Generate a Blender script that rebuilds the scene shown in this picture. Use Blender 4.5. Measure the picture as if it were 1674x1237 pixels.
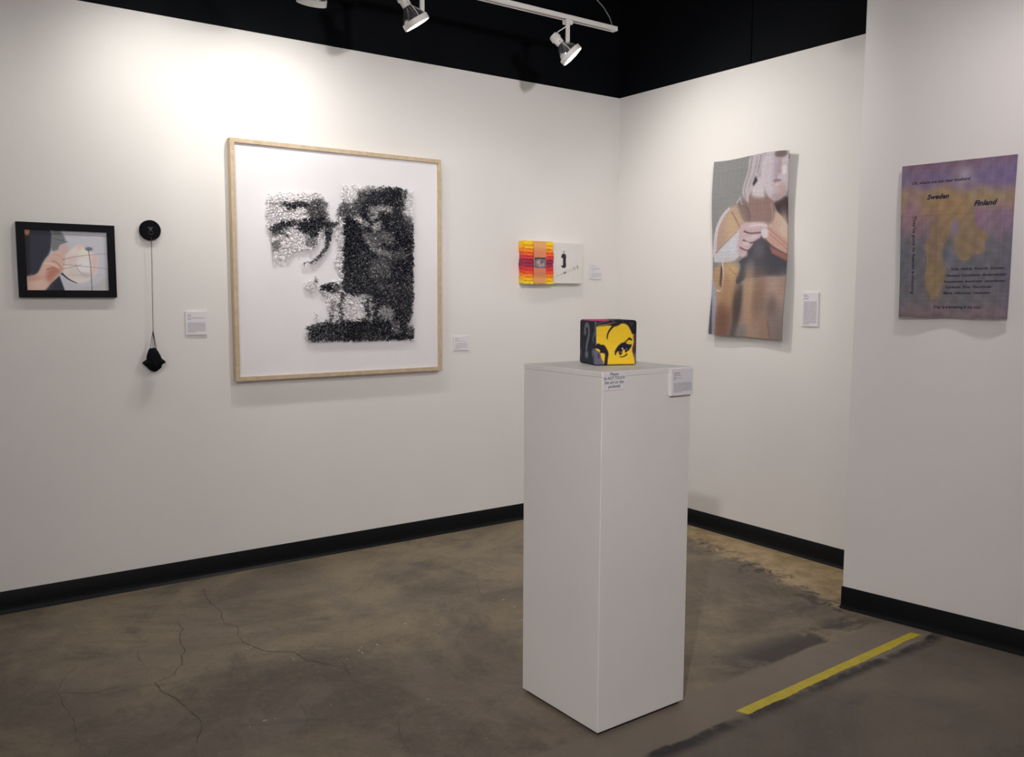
import bpy, math, random
import numpy as np
from mathutils import Vector, Matrix

for o in list(bpy.data.objects): bpy.data.objects.remove(o, do_unlink=True)
SC = bpy.context.scene
COL = SC.collection
random.seed(7)
RNG = np.random.default_rng(7)

# ------------------------------------------------------------------ camera
cam_d = bpy.data.cameras.new('camera'); cam = bpy.data.objects.new('camera', cam_d); COL.objects.link(cam)
cam_d.sensor_fit = 'HORIZONTAL'; cam_d.sensor_width = 36.0; cam_d.lens = 30.534
cam_d.clip_start = 0.05; cam_d.clip_end = 60
_r = Vector((0.8123, -0.5832, 0.0039)); _f = Vector((0.5808, 0.8083, -0.0967)).normalized()
_r = (_r - _f * _r.dot(_f)).normalized(); _u = _r.cross(_f)
cam.matrix_world = Matrix(((_r.x, _u.x, -_f.x, -3.5998), (_r.y, _u.y, -_f.y, -3.9264), (_r.z, _u.z, -_f.z, 1.2828), (0, 0, 0, 1)))
SC.camera = cam

# ------------------------------------------------------------------ world, exposure, lamp strengths
W = bpy.data.worlds.new('world'); SC.world = W; W.use_nodes = True
W.node_tree.nodes['Background'].inputs[0].default_value = (0.8, 0.78, 0.8, 1)
W.node_tree.nodes['Background'].inputs[1].default_value = 0.02
SC.view_settings.view_transform = 'Standard'; SC.view_settings.look = 'None'
SC.view_settings.gamma = 1.0; SC.view_settings.use_curve_mapping = False
SC.view_settings.exposure = 1.5
WARM = (1.0, 0.955, 0.88)
SOFT = (1.0, 0.94, 0.92)
ROSE = (1.0, 0.89, 0.95)
# lamp: (post x, post y, lens centre offset, aim point, watts, cone degrees, colour)
TRACK_Z = 2.597
LAMPS_A = [  # on the rail along the long wall
    ((-0.858, -0.56), (0.022, 0.0, -0.158), (-0.180, -1.02, 1.617), 13, 150, WARM, 'white track spotlight nearest the end of the rail, lens glaring at the corner'),
    ((-1.664, -0.56), (-0.03, 0.0, -0.158), (-1.060, -0.703, 1.427), 4.5, 140, WARM, 'white track spotlight above the right edge of the big wooden frame'),
    ((-2.145, -0.56), (-0.012, 0.02, -0.155), (-2.10, -0.09, 1.55), 9.6, 158, WARM, 'white track spotlight cut off by the top of the photo, over the big frame'),
    ((-2.74, -0.56), (0.0, 0.02, -0.155), (-2.45, -0.06, 1.75), 5.3, 158, WARM, 'white track spotlight over the black disc and pouch, above the photo'),
    ((-3.75, -0.56), (0.0, 0.02, -0.155), (-3.55, -0.06, 1.55), 2.6, 158, WARM, 'added white track spotlight farthest from the corner on the long rail'),  # unseen lamp, added to brighten the upper left of the long wall
]
LAMPS_B = [  # on short rails out of the photo
    ((-0.95, -2.75), (0.0, 0.0, -0.158), (-0.42, -2.45, 1.35), 6.5, 130, ROSE, 'white track spotlight facing the purple map weaving'),
    ((-2.30, -3.60), (0.0, 0.0, -0.158), (-1.75, -1.6, 0.7), 6, 130, SOFT, 'white track spotlight facing the pedestal'),  # unseen fill lamp, added to light the pedestal
    ((-4.15, -4.10), (0.0, 0.0, -0.158), (-2.0, -1.9, 0.6), 76, 105, SOFT, 'white track spotlight facing the left side of the pedestal'),  # strong unseen lamp, added to lift the pedestal's left face
    ((-1.40, -2.40), (0.0, 0.0, -0.158), (-0.95, 0.0, 1.65), 31, 120, SOFT, 'white track spotlight facing the ribbon panel'),
    ((-5.2, -4.6), (0.0, 0.0, -0.158), (-7.0, -5.5, 1.3), 270, 130, SOFT, 'white track spotlight facing the side wall'),  # added for the ambient light it bounces off the side wall
    ((-2.4, -5.6), (0.0, 0.0, -0.158), (-1.9, -7.6, 1.3), 80, 130, SOFT, 'white track spotlight facing the back wall'),  # added lamp; its bounce off the back wall fills the room
]
for_lens = 12.0

# ------------------------------------------------------------------ helpers
def lin(c):
    c = np.asarray(c, float) / 255.0
    return np.where(c <= 0.04045, c / 12.92, ((c + 0.055) / 1.055) ** 2.4)
def alb(c, white, w=0.80):
    """surface colour of something seen as c next to white paint seen as `white`"""
    return np.clip(lin(c) / lin(white) * w, 0.004, 0.95)
def link(name, me, parent=None):
    o = bpy.data.objects.new(name, me); COL.objects.link(o)
    if parent is not None: o.parent = parent
    return o
def empty(name, loc=(0, 0, 0), rz=0.0):
    o = bpy.data.objects.new(name, None); COL.objects.link(o)
    o.location = loc; o.rotation_euler = (0, 0, rz); o.empty_display_size = 0.05
    return o
def tag(o, label=None, cat=None, group=None, kind=None):
    if label: o['label'] = label
    if cat: o['category'] = cat
    if group: o['group'] = group
    if kind: o['kind'] = kind
    return o
class MB:
    def __init__(s): s.v = []; s.f = []
    def add(s, vs, fs):
        n = len(s.v); s.v += [tuple(map(float, v)) for v in vs]; s.f += [tuple(i + n for i in f) for f in fs]; return s
    def box(s, x0, y0, z0, x1, y1, z1, bev=0.0):
        b = bev
        if b <= 0:
            vs = [(x, y, z) for z in (z0, z1) for y in (y0, y1) for x in (x0, x1)]
            return s.add(vs, [(0, 2, 3, 1), (4, 5, 7, 6), (0, 1, 5, 4), (2, 6, 7, 3), (0, 4, 6, 2), (1, 3, 7, 5)])
        vs = []; idx = {}
        X = (x0, x1); Y = (y0, y1); Z = (z0, z1)
        for i in (0, 1):
            for j in (0, 1):
                for k in (0, 1):
                    sx = b if i == 0 else -b; sy = b if j == 0 else -b; sz = b if k == 0 else -b
                    idx[i, j, k, 'x'] = len(vs); vs.append((X[i], Y[j] + sy, Z[k] + sz))
                    idx[i, j, k, 'y'] = len(vs); vs.append((X[i] + sx, Y[j], Z[k] + sz))
                    idx[i, j, k, 'z'] = len(vs); vs.append((X[i] + sx, Y[j] + sy, Z[k]))
        q = lambda *a: tuple(idx[t] for t in a)
        fs = []
        for i in (0, 1):
            fs.append(q(*[(i, j, k, 'x') for j, k in ((0, 0), (1, 0), (1, 1), (0, 1))]))
            fs.append(q(*[(j, i, k, 'y') for j, k in ((0, 0), (1, 0), (1, 1), (0, 1))]))
            fs.append(q(*[(j, k, i, 'z') for j, k in ((0, 0), (1, 0), (1, 1), (0, 1))]))
            for j in (0, 1):
                fs.append(q((i, j, 0, 'x'), (i, j, 1, 'x'), (i, j, 1, 'y'), (i, j, 0, 'y')))
                fs.append(q((i, 0, j, 'x'), (i, 1, j, 'x'), (i, 1, j, 'z'), (i, 0, j, 'z')))
                fs.append(q((0, i, j, 'y'), (1, i, j, 'y'), (1, i, j, 'z'), (0, i, j, 'z')))
                for k in (0, 1): fs.append(q((i, j, k, 'x'), (i, j, k, 'y'), (i, j, k, 'z')))
        return s.add(vs, fs)
    def prism(s, poly, h0, h1, fn):
        """polygon (a,b) extruded between h0 and h1; fn(a,b,h) gives the point"""
        n = len(poly)
        vs = [fn(a, b, h0) for a, b in poly] + [fn(a, b, h1) for a, b in poly]
        fs = [tuple(range(n)), tuple(range(2 * n - 1, n - 1, -1))] + [(i, i + n, (i + 1) % n + n, (i + 1) % n) for i in range(n)]
        return s.add(vs, fs)
    def tube(s, pts, r, n=8, cap=True):
        pts = [Vector(p) for p in pts]; m = len(pts); rr = r if isinstance(r, (list, tuple)) else [r] * m
        vs = []; up = Vector((0, 0, 1))
        for i, p in enumerate(pts):
            d = (pts[min(i + 1, m - 1)] - pts[max(i - 1, 0)]).normalized()
            a = d.cross(up if abs(d.z) < 0.95 else Vector((1, 0, 0))).normalized(); b = d.cross(a)
            for k in range(n):
                t = 2 * math.pi * k / n; vs.append(p + (a * math.cos(t) + b * math.sin(t)) * rr[i])
        fs = [(i * n + k, i * n + (k + 1) % n, (i + 1) * n + (k + 1) % n, (i + 1) * n + k) for i in range(m - 1) for k in range(n)]
        if cap: fs += [tuple(range(n - 1, -1, -1)), tuple(range((m - 1) * n, m * n))]
        return s.add(vs, fs)
    def lathe(s, prof, n=32, M=None):
        """profile (radius, height along z), closed where radius is 0"""
        M = M or Matrix(); vs = []; fs = []; rows = []
        for r, h in prof:
            if r < 1e-6: rows.append([len(vs)]); vs.append(M @ Vector((0, 0, h)))
            else:
                rows.append(list(range(len(vs), len(vs) + n)))
                vs += [M @ Vector((r * math.cos(2 * math.pi * k / n), r * math.sin(2 * math.pi * k / n), h)) for k in range(n)]
        for a, b in zip(rows, rows[1:]):
            for k in range(n):
                k2 = (k + 1) % n
                if len(a) == 1 and len(b) == 1: continue
                if len(a) == 1: fs.append((a[0], b[k2], b[k]))
                elif len(b) == 1: fs.append((a[k], a[k2], b[0]))
                else: fs.append((a[k], a[k2], b[k2], b[k]))
        return s.add(vs, fs)
    def build(s, name, m, parent=None, smooth=False, auto=None):
        me = bpy.data.meshes.new(name); me.from_pydata(s.v, [], s.f); me.validate(); me.update()
        if m: me.materials.append(m)
        if smooth: me.shade_smooth()
        if auto is not None:
            me.shade_smooth(); me.set_sharp_from_angle(angle=math.radians(auto))
        return link(name, me, parent)

def nodes(m):
    m.use_nodes = True; nt = m.node_tree; return nt, nt.nodes, nt.links, nt.nodes['Principled BSDF']
def mat(name, c, rough=0.6, var=0.06, scale=30, bump=0.0, bscale=200, metal=0.0, spec=0.5, sub=None):
    """plain surface with a little procedural mottling and fine relief"""
    m = bpy.data.materials.new(name); nt, N, Lk, P = nodes(m)
    tc = N.new('ShaderNodeTexCoord'); nz = N.new('ShaderNodeTexNoise'); nz.inputs['Scale'].default_value = scale; nz.inputs['Detail'].default_value = 4
    Lk.new(tc.outputs['Object'], nz.inputs['Vector'])
    rp = N.new('ShaderNodeValToRGB'); rp.color_ramp.elements[0].position = 0.3; rp.color_ramp.elements[1].position = 0.7
    rp.color_ramp.elements[0].color = tuple(float(x) * (1 - var) for x in c[:3]) + (1,); rp.color_ramp.elements[1].color = tuple(min(1.0, float(x) * (1 + var)) for x in c[:3]) + (1,)
    Lk.new(nz.outputs['Fac'], rp.inputs['Fac']); Lk.new(rp.outputs['Color'], P.inputs['Base Color'])
    P.inputs['Roughness'].default_value = rough; P.inputs['Metallic'].default_value = metal; P.inputs['Specular IOR Level'].default_value = spec
    if bump > 0:
        b = N.new('ShaderNodeBump'); n2 = N.new('ShaderNodeTexNoise'); n2.inputs['Scale'].default_value = bscale; n2.inputs['Detail'].default_value = 2
        Lk.new(tc.outputs['Object'], n2.inputs['Vector']); Lk.new(n2.outputs['Fac'], b.inputs['Height']); b.inputs['Strength'].default_value = bump; b.inputs['Distance'].default_value = 0.002
        Lk.new(b.outputs['Normal'], P.inputs['Normal'])
    return m
def vmat(name, rough=0.8, weave=0.0, wscale=(900, 900), spec=0.3):
    """colour from the mesh's own dye/ink attribute, with a woven relief"""
    m = bpy.data.materials.new(name); nt, N, Lk, P = nodes(m)
    a = N.new('ShaderNodeVertexColor'); a.layer_name = 'ink'; Lk.new(a.outputs['Color'], P.inputs['Base Color'])
    P.inputs['Roughness'].default_value = rough; P.inputs['Specular IOR Level'].default_value = spec
    if weave > 0:
        tc = N.new('ShaderNodeTexCoord')
        w1 = N.new('ShaderNodeTexWave'); w1.bands_direction = 'X'; w1.inputs['Scale'].default_value = wscale[0]
        w2 = N.new('ShaderNodeTexWave'); w2.bands_direction = 'Y'; w2.inputs['Scale'].default_value = wscale[1]
        Lk.new(tc.outputs['UV'], w1.inputs['Vector']); Lk.new(tc.outputs['UV'], w2.inputs['Vector'])
        ad = N.new('ShaderNodeMath'); ad.operation = 'ADD'; Lk.new(w1.outputs['Fac'], ad.inputs[0]); Lk.new(w2.outputs['Fac'], ad.inputs[1])
        b = N.new('ShaderNodeBump'); b.inputs['Strength'].default_value = weave; b.inputs['Distance'].default_value = 0.0015
        Lk.new(ad.outputs[0], b.inputs['Height']); Lk.new(b.outputs['Normal'], P.inputs['Normal'])
    return m
def emit(name, c, s):
    m = bpy.data.materials.new(name); nt, N, Lk, P = nodes(m)
    P.inputs['Base Color'].default_value = (0.9, 0.9, 0.9, 1); P.inputs['Emission Color'].default_value = (*c, 1); P.inputs['Emission Strength'].default_value = s
    return m

# painting of flat prints and dyed cloth, in the work's own millimetres
def sstep(d, f): return 1.0 / (1.0 + np.exp(np.clip(d / max(f, 1e-3) * 3.0, -40, 40)))
def poly_sd(X, Y, pts):
    d = np.full(X.shape, 1e18); ins = np.zeros(X.shape, bool); n = len(pts)
    for i in range(n):
        ax, ay = pts[i]; bx, by = pts[(i + 1) % n]; ex, ey = bx - ax, by - ay
        t = np.clip(((X - ax) * ex + (Y - ay) * ey) / (ex * ex + ey * ey + 1e-9), 0, 1)
        d = np.minimum(d, (X - ax - t * ex) ** 2 + (Y - ay - t * ey) ** 2)
        c = ((ay > Y) != (by > Y)) & (X < ex * (Y - ay) / (ey if abs(ey) > 1e-9 else 1e-9) + ax); ins ^= c
    d = np.sqrt(d); return np.where(ins, -d, d)
def line_sd(X, Y, pts, w0, w1):
    out = np.full(X.shape, 1e18); n = len(pts) - 1
    for i in range(n):
        ax, ay = pts[i]; bx, by = pts[i + 1]; ex, ey = bx - ax, by - ay
        t = np.clip(((X - ax) * ex + (Y - ay) * ey) / (ex * ex + ey * ey + 1e-9), 0, 1)
        w = w0 + (w1 - w0) * (i + t) / n
        out = np.minimum(out, np.hypot(X - ax - t * ex, Y - ay - t * ey) - w / 2)
    return out
def cut(pts, closed, it=2):
    """corner cutting, so traced outlines run as curves"""
    for _ in range(it):
        if len(pts) < (5 if closed else 3): return pts
        q = []; n = len(pts)
        for i in range(n if closed else n - 1):
            a = pts[i]; b = pts[(i + 1) % n]
            q += [(a[0] * .75 + b[0] * .25, a[1] * .75 + b[1] * .25), (a[0] * .25 + b[0] * .75, a[1] * .25 + b[1] * .75)]
        pts = q if closed else [pts[0]] + q + [pts[-1]]
    return pts
def paint(X, Y, base, shapes, soft=1.0, it=2):
    C = np.array(base, float) if np.ndim(base) == 3 else np.broadcast_to(np.array(base, float), X.shape + (3,)).copy()
    for s in shapes:
        if s[0] == 'P': A = sstep(poly_sd(X, Y, cut(s[1], True, it)), s[3] * soft); c = s[2]
        elif s[0] == 'S': A = sstep(line_sd(X, Y, cut(s[1], False, it), s[3], s[4]), 1.5 * soft); c = s[2]
        else:
            rr = np.hypot((X - s[1][0]) / s[2][0], (Y - s[1][1]) / s[2][1]); A = sstep(rr - 1, s[4]); c = s[3]
        C = C * (1 - A[..., None]) + np.array(c, float) * A[..., None]
    return C
def mute(C, k):
    return C * (1 - k) + C.mean(-1, keepdims=True) * k
def grid_sheet(name, nu, nv, fn, colour, m, parent=None, thick=0.0, back=None):
    """sheet of (nu x nv) cells; fn(u,v)->xyz arrays, colour array (nv+1,nu+1,3) in linear albedo; thickness along -normal via back(u,v)"""
    u, v = np.meshgrid(np.linspace(0, 1, nu + 1), np.linspace(0, 1, nv + 1))
    P = np.stack(fn(u, v), -1).reshape(-1, 3); nvt = len(P)
    i = np.arange(nv)[:, None] * (nu + 1) + np.arange(nu)[None, :]
    F = np.stack([i, i + nu + 1, i + nu + 2, i + 1], -1).reshape(-1, 4)
    vs = P; fs = F.tolist(); cols = colour.reshape(-1, 3); uv = np.stack([u, v], -1).reshape(-1, 2)
    if back is not None:
        ring = list(range(nu + 1)) + [(k + 1) * (nu + 1) - 1 for k in range(1, nv + 1)] + [nv * (nu + 1) + k for k in range(nu - 1, -1, -1)] + [k * (nu + 1) for k in range(nv - 1, 0, -1)]
        vs = np.concatenate([P, np.stack(back(u, v), -1).reshape(-1, 3)]); cols = np.concatenate([cols, cols]); uv = np.concatenate([uv, uv])
        n = len(ring); fs += [(ring[k], ring[(k + 1) % n], nvt + ring[(k + 1) % n], nvt + ring[k]) for k in range(n)]
        fs += (F[:, ::-1] + nvt).tolist()
    me = bpy.data.meshes.new(name); me.from_pydata(vs.tolist(), [], fs); me.update()
    at = me.color_attributes.new('ink', 'FLOAT_COLOR', 'POINT')
    at.data.foreach_set('color', np.concatenate([cols, np.ones((len(cols), 1))], 1).astype(np.float32).ravel())
    ul = me.uv_layers.new(name='UVMap'); li = np.zeros(len(me.loops), int); me.loops.foreach_get('vertex_index', li)
    ul.data.foreach_set('uv', uv[li].astype(np.float32).ravel())
    me.materials.append(m); me.shade_smooth()
    if back is not None: me.set_sharp_from_angle(angle=math.radians(50))
    return link(name, me, parent)
def text_mesh(name, txt, m, parent, fn, x0, x1, base, h, shear=0.0, bold=0.0, depth=0.0006, vertical=False, align=None):
    """lettering: glyph outlines fitted to x0..x1 and height h, placed by fn(a,b,d)"""
    c = bpy.data.curves.new(name, 'FONT'); c.body = txt; c.size = 1.0; c.shear = shear; c.offset = bold; c.resolution_u = 2
    c.align_x = 'LEFT'; t = bpy.data.objects.new(name, c); COL.objects.link(t)
    bpy.context.view_layer.update()
    me = bpy.data.meshes.new_from_object(t.evaluated_get(bpy.context.evaluated_depsgraph_get()))
    bpy.data.objects.remove(t, do_unlink=True); bpy.data.curves.remove(c)
    n = len(me.vertices); co = np.zeros(n * 3); me.vertices.foreach_get('co', co); co = co.reshape(-1, 3)
    a0, a1 = co[:, 0].min(), co[:, 0].max()
    A = x0 + (co[:, 0] - a0) / (a1 - a0) * (x1 - x0); B = base + co[:, 1] * h / 0.72
    me.vertices.foreach_set('co', np.array([fn(a, b, depth) for a, b in zip(A, B)], float).ravel()); me.update()
    me.materials.clear(); me.materials.append(m); me.name = name
    return link(name, me, parent)

# ------------------------------------------------------------------ traced data for the prints (millimetres on each work)
TAP1=[('P',[(375,244),(490,198),(500,438),(444,371),(396,270)],(72,52,57),3),('P',[(-4,503),(25,364),(68,288),(122,241),(187,229),(253,293),(338,348),(341,431),(195,441),(140,422),(19,522)],(186,150,126),3),('P',[(386,277),(437,314),(498,390),(503,511),(330,397),(354,349)],(205,166,140),3),('E',(444,371),(25,65),(214,180,158),0.9),('P',[(237,149),(322,199),(389,229),(388,335),(338,352),(201,327),(187,237)],(150,114,104),6),('P',[(257,126),(318,100),(333,208),(313,218),(245,204)],(206,192,192),8),('P',[(311,33),(334,-13),(403,-28),(501,-15),(489,158),(457,207),(419,231),(384,238),(343,209),(308,140),(299,73)],(202,184,188),4),('P',[(385,-6),(416,30),(409,109),(392,189),(379,106)],(178,158,178),10),('E',(423,13),(39,19),(125,105,95),0.3),('P',[(406,37),(431,36),(428,103),(399,112)],(182,150,146),6),('E',(447,91),(14,24),(226,208,208),0.3),('P',[(363,210),(422,191),(466,187),(453,218),(414,236),(385,242)],(180,150,145),10),('S',[(394,112),(402,129),(391,148)],(176,146,146),8,5),('E',(405,140),(26,7),(160,120,120),0.3),('E',(411,160),(20,7),(214,190,190),0.3),('E',(432,180),(29,24),(196,160,155),0.7),('P',[(226,-6),(329,-13),(316,50),(288,121),(259,160),(234,199),(237,237),(213,214),(194,179),(205,129),(229,73)],(188,172,174),3),('S',[(248,9),(237,91),(206,163),(218,210)],(150,134,140),7,5),('S',[(279,13),(268,86),(232,157)],(158,142,148),6,5),('S',[(300,11),(291,56),(285,92)],(150,125,125),6,4),('P',[(272,105),(286,129),(264,153),(256,143)],(68,54,54),3),('P',[(163,228),(186,212),(235,241),(246,317),(203,325),(183,279)],(132,106,100),6),('S',[(163,225),(178,207),(190,197)],(176,178,182),7,5),('S',[(186,203),(187,219),(196,234)],(170,172,176),6,4),('E',(137,353),(49,77),(206,164,120),0.9),('S',[(134,267),(175,338),(193,390)],(170,128,100),10,8),('S',[(12,486),(25,364),(68,288),(117,247)],(206,190,196),26,12),('P',[(2,518),(29,469),(160,371),(207,340),(200,424),(167,524),(19,525)],(200,196,200),3),('S',[(20,473),(160,371)],(176,140,118),6,4),('P',[(182,390),(319,380),(502,471),(507,600),(199,561)],(82,72,80),8),('P',[(180,338),(223,328),(317,337),(354,353),(311,384),(300,414),(260,429),(246,460),(225,470),(226,504),(197,511),(155,476),(171,389)],(202,166,166),3),('E',(271,348),(62,14),(212,178,178),0.6),('E',(237,414),(31,13),(210,178,178),0.6),('S',[(205,372),(241,387),(304,386)],(118,86,92),9,7),('S',[(199,416),(243,437),(292,422)],(112,82,90),9,7),('S',[(179,453),(223,473),(247,464)],(112,82,90),8,7),('P',[(228,464),(300,421),(374,482),(504,527),(507,604),(348,607),(286,615),(212,612),(170,643),(142,631),(188,545),(165,522),(197,511)],(74,72,82),3),('P',[(358,458),(503,511),(505,543),(374,492)],(166,100,86),3),('P',[(304,396),(329,364),(354,353),(400,385),(501,454),(503,511),(383,466),(331,424)],(207,152,132),3),('S',[(349,369),(492,470)],(178,116,102),4,4),('S',[(340,385),(493,490)],(182,124,110),4,4),('S',[(326,418),(383,466),(503,511)],(120,84,84),7,5),('E',(327,391),(22,25),(216,198,202),0.3),('S',[(245,347),(297,346),(339,358)],(222,194,194),9,7),('E',(270,404),(27,10),(216,186,186),0.5),('E',(214,435),(21,12),(214,182,182),0.6),('E',(207,486),(15,14),(205,168,166),0.6),('S',[(220,252),(243,292),(238,321)],(128,94,88),9,6),('S',[(365,251),(377,293),(368,334)],(176,132,116),10,8),('E',(291,471),(32,42),(98,92,100),0.7),('E',(242,562),(32,42),(98,98,106),0.7),('P',[(-27,522),(190,542),(147,631),(203,664),(197,802),(133,864),(125,944),(-13,950)],(192,146,104),3),('E',(123,568),(44,43),(205,165,110),0.8),('S',[(113,555),(140,581),(159,590),(183,559)],(164,120,88),5,4),('P',[(-1,592),(21,637),(40,725),(45,814),(48,948),(-13,950)],(168,162,178),3),('P',[(55,734),(139,725),(139,856),(119,944),(45,948),(47,814)],(160,104,84),8),('E',(111,707),(39,62),(196,150,95),0.8),('P',[(5,703),(22,859),(29,948),(-25,951)],(86,86,108),3),('P',[(57,540),(70,560),(65,656),(51,639)],(70,55,55),3),('S',[(68,519),(77,637),(64,677),(36,670)],(216,206,206),7,6),('P',[(170,648),(224,648),(203,810),(197,940),(131,944),(155,838)],(100,86,80),12),('P',[(201,614),(297,610),(348,602),(527,605),(541,940),(181,959),(192,810),(217,681)],(178,142,122),8),('E',(417,805),(60,100),(152,130,120),0.8),('E',(256,775),(31,137),(190,144,108),0.9),('E',(317,731),(31,34),(146,110,96),0.9),('E',(412,681),(69,49),(190,150,130),0.9),('E',(309,706),(41,110),(146,110,90),0.9),('E',(236,672),(25,94),(188,144,108),0.9),('E',(445,879),(59,74),(140,120,110),0.9),('E',(349,874),(26,76),(168,126,98),0.9),('E',(470,648),(39,49),(172,136,118),0.9),('E',(395,751),(30,50),(128,104,96),0.9),('E',(98,655),(33,61),(186,136,92),0.9),('E',(87,839),(41,89),(134,88,70),0.9),('E',(176,750),(28,96),(92,72,66),0.8),('S',[(378,831),(402,931)],(150,108,92),14,10),('E',(212,896),(32,44),(140,128,124),0.9)]
TAP2=[('P',[(258,36),(399,20),(395,110),(320,112),(281,90)],(112,90,130),30),('E',(220,54),(30,31),(150,128,150),0.9),('E',(102,48),(57,22),(118,92,128),0.9),('E',(44,174),(32,67),(150,108,122),0.9),('E',(345,214),(42,46),(128,98,122),0.9),('E',(277,205),(19,42),(138,100,128),0.9),('P',[(129,185),(154,149),(245,155),(262,209),(269,241),(309,264),(317,280),(301,300),(310,327),(293,338),(264,341),(245,362),(225,361),(202,345),(192,301),(195,269),(214,249),(203,216),(188,221),(182,263),(166,290),(154,316),(153,354),(176,371),(166,398),(162,431),(153,463),(144,480),(134,496),(121,503),(109,474),(93,430),(97,391),(101,358),(94,331),(90,298),(107,266),(111,233)],(141,110,86),4),('E',(180,172),(56,59),(158,116,84),0.9),('E',(131,430),(26,55),(144,114,80),0.9),('E',(195,237),(11,22),(138,112,150),0.8),('E',(184,355),(21,32),(112,104,122),0.9)]
T2TXT=[('Oh, where are our dear mothers?', (39, 76), (244, 70), 22, 0, 0), ('Sweden', (95, 132), (172, 131), 34, 1, 0), ('Finland', (259, 168), (337, 166), 36, 1, 0), ("They've gone to heaven a-shouting", (49, 189), (59, 481), 24, 0, 1), ('Sofia  Hedvig  Amanda  Doreen', (187, 394), (371, 394), 18, 0, 0), ('Hansson  Carlsdotter  Andersdotter', (169, 418), (380, 416), 17, 0, 0), ('Svensdotter  Jonsdotter  Jonasdotter', (163, 439), (378, 439), 17, 0, 0), ('Carlsson  Elisa  Persdotter', (169, 461), (336, 458), 17, 0, 0), ('Maria  Nilsdotter  Olsdotter', (162, 482), (332, 480), 17, 0, 0), ('Day is a-breaking in my soul', (131, 535), (301, 531), 22, 0, 0)]
PHOTO=[('P',[(-24,-14),(103,-20),(94,85),(65,123),(42,180),(-1,187),(-33,189)],(46,46,62),6),('P',[(-24,-14),(22,-16),(13,186),(-33,186)],(30,29,34),10),('P',[(119,181),(139,250),(49,250),(76,222)],(44,44,58),3),('E',(10,7),(11,17),(198,132,102),0.3),('P',[(101,-20),(127,-7),(154,49),(124,59),(120,79),(92,88),(97,31)],(116,116,119),6),('S',[(97,31),(125,39),(153,46)],(90,90,95),3,3),('P',[(121,59),(155,49),(158,83),(164,94),(142,112),(120,96)],(206,172,166),3),('P',[(137,107),(162,77),(184,59),(202,59),(212,76),(241,86),(265,94),(265,138),(251,179),(218,206),(183,212),(152,201),(127,170)],(222,206,200),6),('P',[(243,92),(264,97),(262,144),(245,179),(232,177),(238,118)],(216,182,176),10),('E',(168,117),(21,20),(220,190,184),0.8),('E',(198,67),(13,12),(224,188,182),0.6),('E',(209,147),(28,33),(228,218,218),0.5),('E',(213,177),(24,12),(198,188,188),0.8),('E',(171,169),(21,20),(214,196,186),0.8),('S',[(181,134),(188,160),(208,177),(232,180)],(186,172,174),4,3),('E',(214,84),(13,13),(248,238,195),0.8),('E',(231,71),(14,8),(108,108,124),0.3),('P',[(-33,187),(37,183),(53,154),(65,123),(97,91),(113,78),(133,90),(144,109),(137,152),(130,164),(103,187),(84,213),(76,228),(57,250),(-36,251)],(216,172,156),6),('P',[(79,155),(105,142),(130,161),(103,187),(84,212),(67,194)],(194,120,100),14),('E',(29,194),(23,11),(200,140,125),0.9),('E',(48,216),(23,17),(224,184,168),0.9),('S',[(69,134),(95,133),(117,149)],(230,196,182),5,5),('S',[(95,122),(113,127),(129,153)],(150,100,95),3,2),('S',[(74,157),(99,149)],(150,85,75),3,2),('S',[(102,96),(122,101),(137,118)],(190,150,140),3,2),('S',[(129,173),(152,196),(182,210)],(58,48,54),8,2),('P',[(139,250),(249,216),(305,179),(308,249)],(182,177,178),8),('S',[(133,116),(201,98),(309,87)],(130,98,106),1.6,1),('S',[(134,135),(306,151)],(136,106,112),1.6,1),('S',[(133,154),(174,144),(202,134)],(140,108,112),1.6,1),('S',[(142,178),(301,179)],(190,170,175),1,1),('S',[(228,72),(235,118),(237,250)],(68,58,68),2.2,2.2)]
CUBEF=[('P',[(-30,-33),(445,-61),(1054,-39),(1056,301),(926,305),(882,323),(826,198),(759,101),(637,59),(516,131),(405,146),(359,104),(33,141),(-24,146)],(30,27,36),3),('S',[(60,121),(291,88),(498,34)],(218,192,110),14,4),('S',[(42,74),(166,45),(334,9)],(186,176,130),9,4),('S',[(825,53),(850,127)],(120,115,120),10,6),('S',[(880,45),(891,118)],(110,108,118),8,5),('S',[(416,131),(328,226),(283,327),(285,410)],(36,26,34),50,20),('P',[(893,303),(1056,260),(1059,1031),(952,1028),(951,880),(907,759),(872,637),(927,498)],(70,44,60),3),('P',[(929,740),(1057,644),(1059,982),(954,920)],(108,98,98),3),('P',[(969,297),(1056,280),(1057,584),(987,581)],(86,80,84),3),('P',[(611,505),(698,487),(790,391),(808,379),(885,425),(868,457),(798,420),(709,511),(819,538),(882,529),(833,636),(734,714),(699,703),(722,652),(645,644),(649,719),(606,780),(570,747),(553,665),(493,734),(502,777),(461,745),(470,673),(524,583)],(28,24,42),3),('E',(648,624),(18,16),(225,225,225),0.3),('E',(749,632),(13,13),(160,165,170),0.3),('E',(608,703),(27,9),(150,115,60),0.3),('S',[(588,810),(680,809),(754,755)],(30,27,36),14,34),('P',[(-23,541),(77,502),(134,539),(212,534),(282,635),(326,728),(300,858),(293,1039),(212,1036),(231,856),(242,735),(172,714),(106,722),(126,660),(80,622),(-21,613)],(30,25,38),3),('P',[(-32,633),(65,663),(128,731),(156,854),(214,936),(203,1036),(-19,1030)],(96,92,106),3),('S',[(-7,-32),(11,253),(11,543)],(98,94,100),34,30),('E',(85,780),(20,61),(60,55,75),0.3)]
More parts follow.
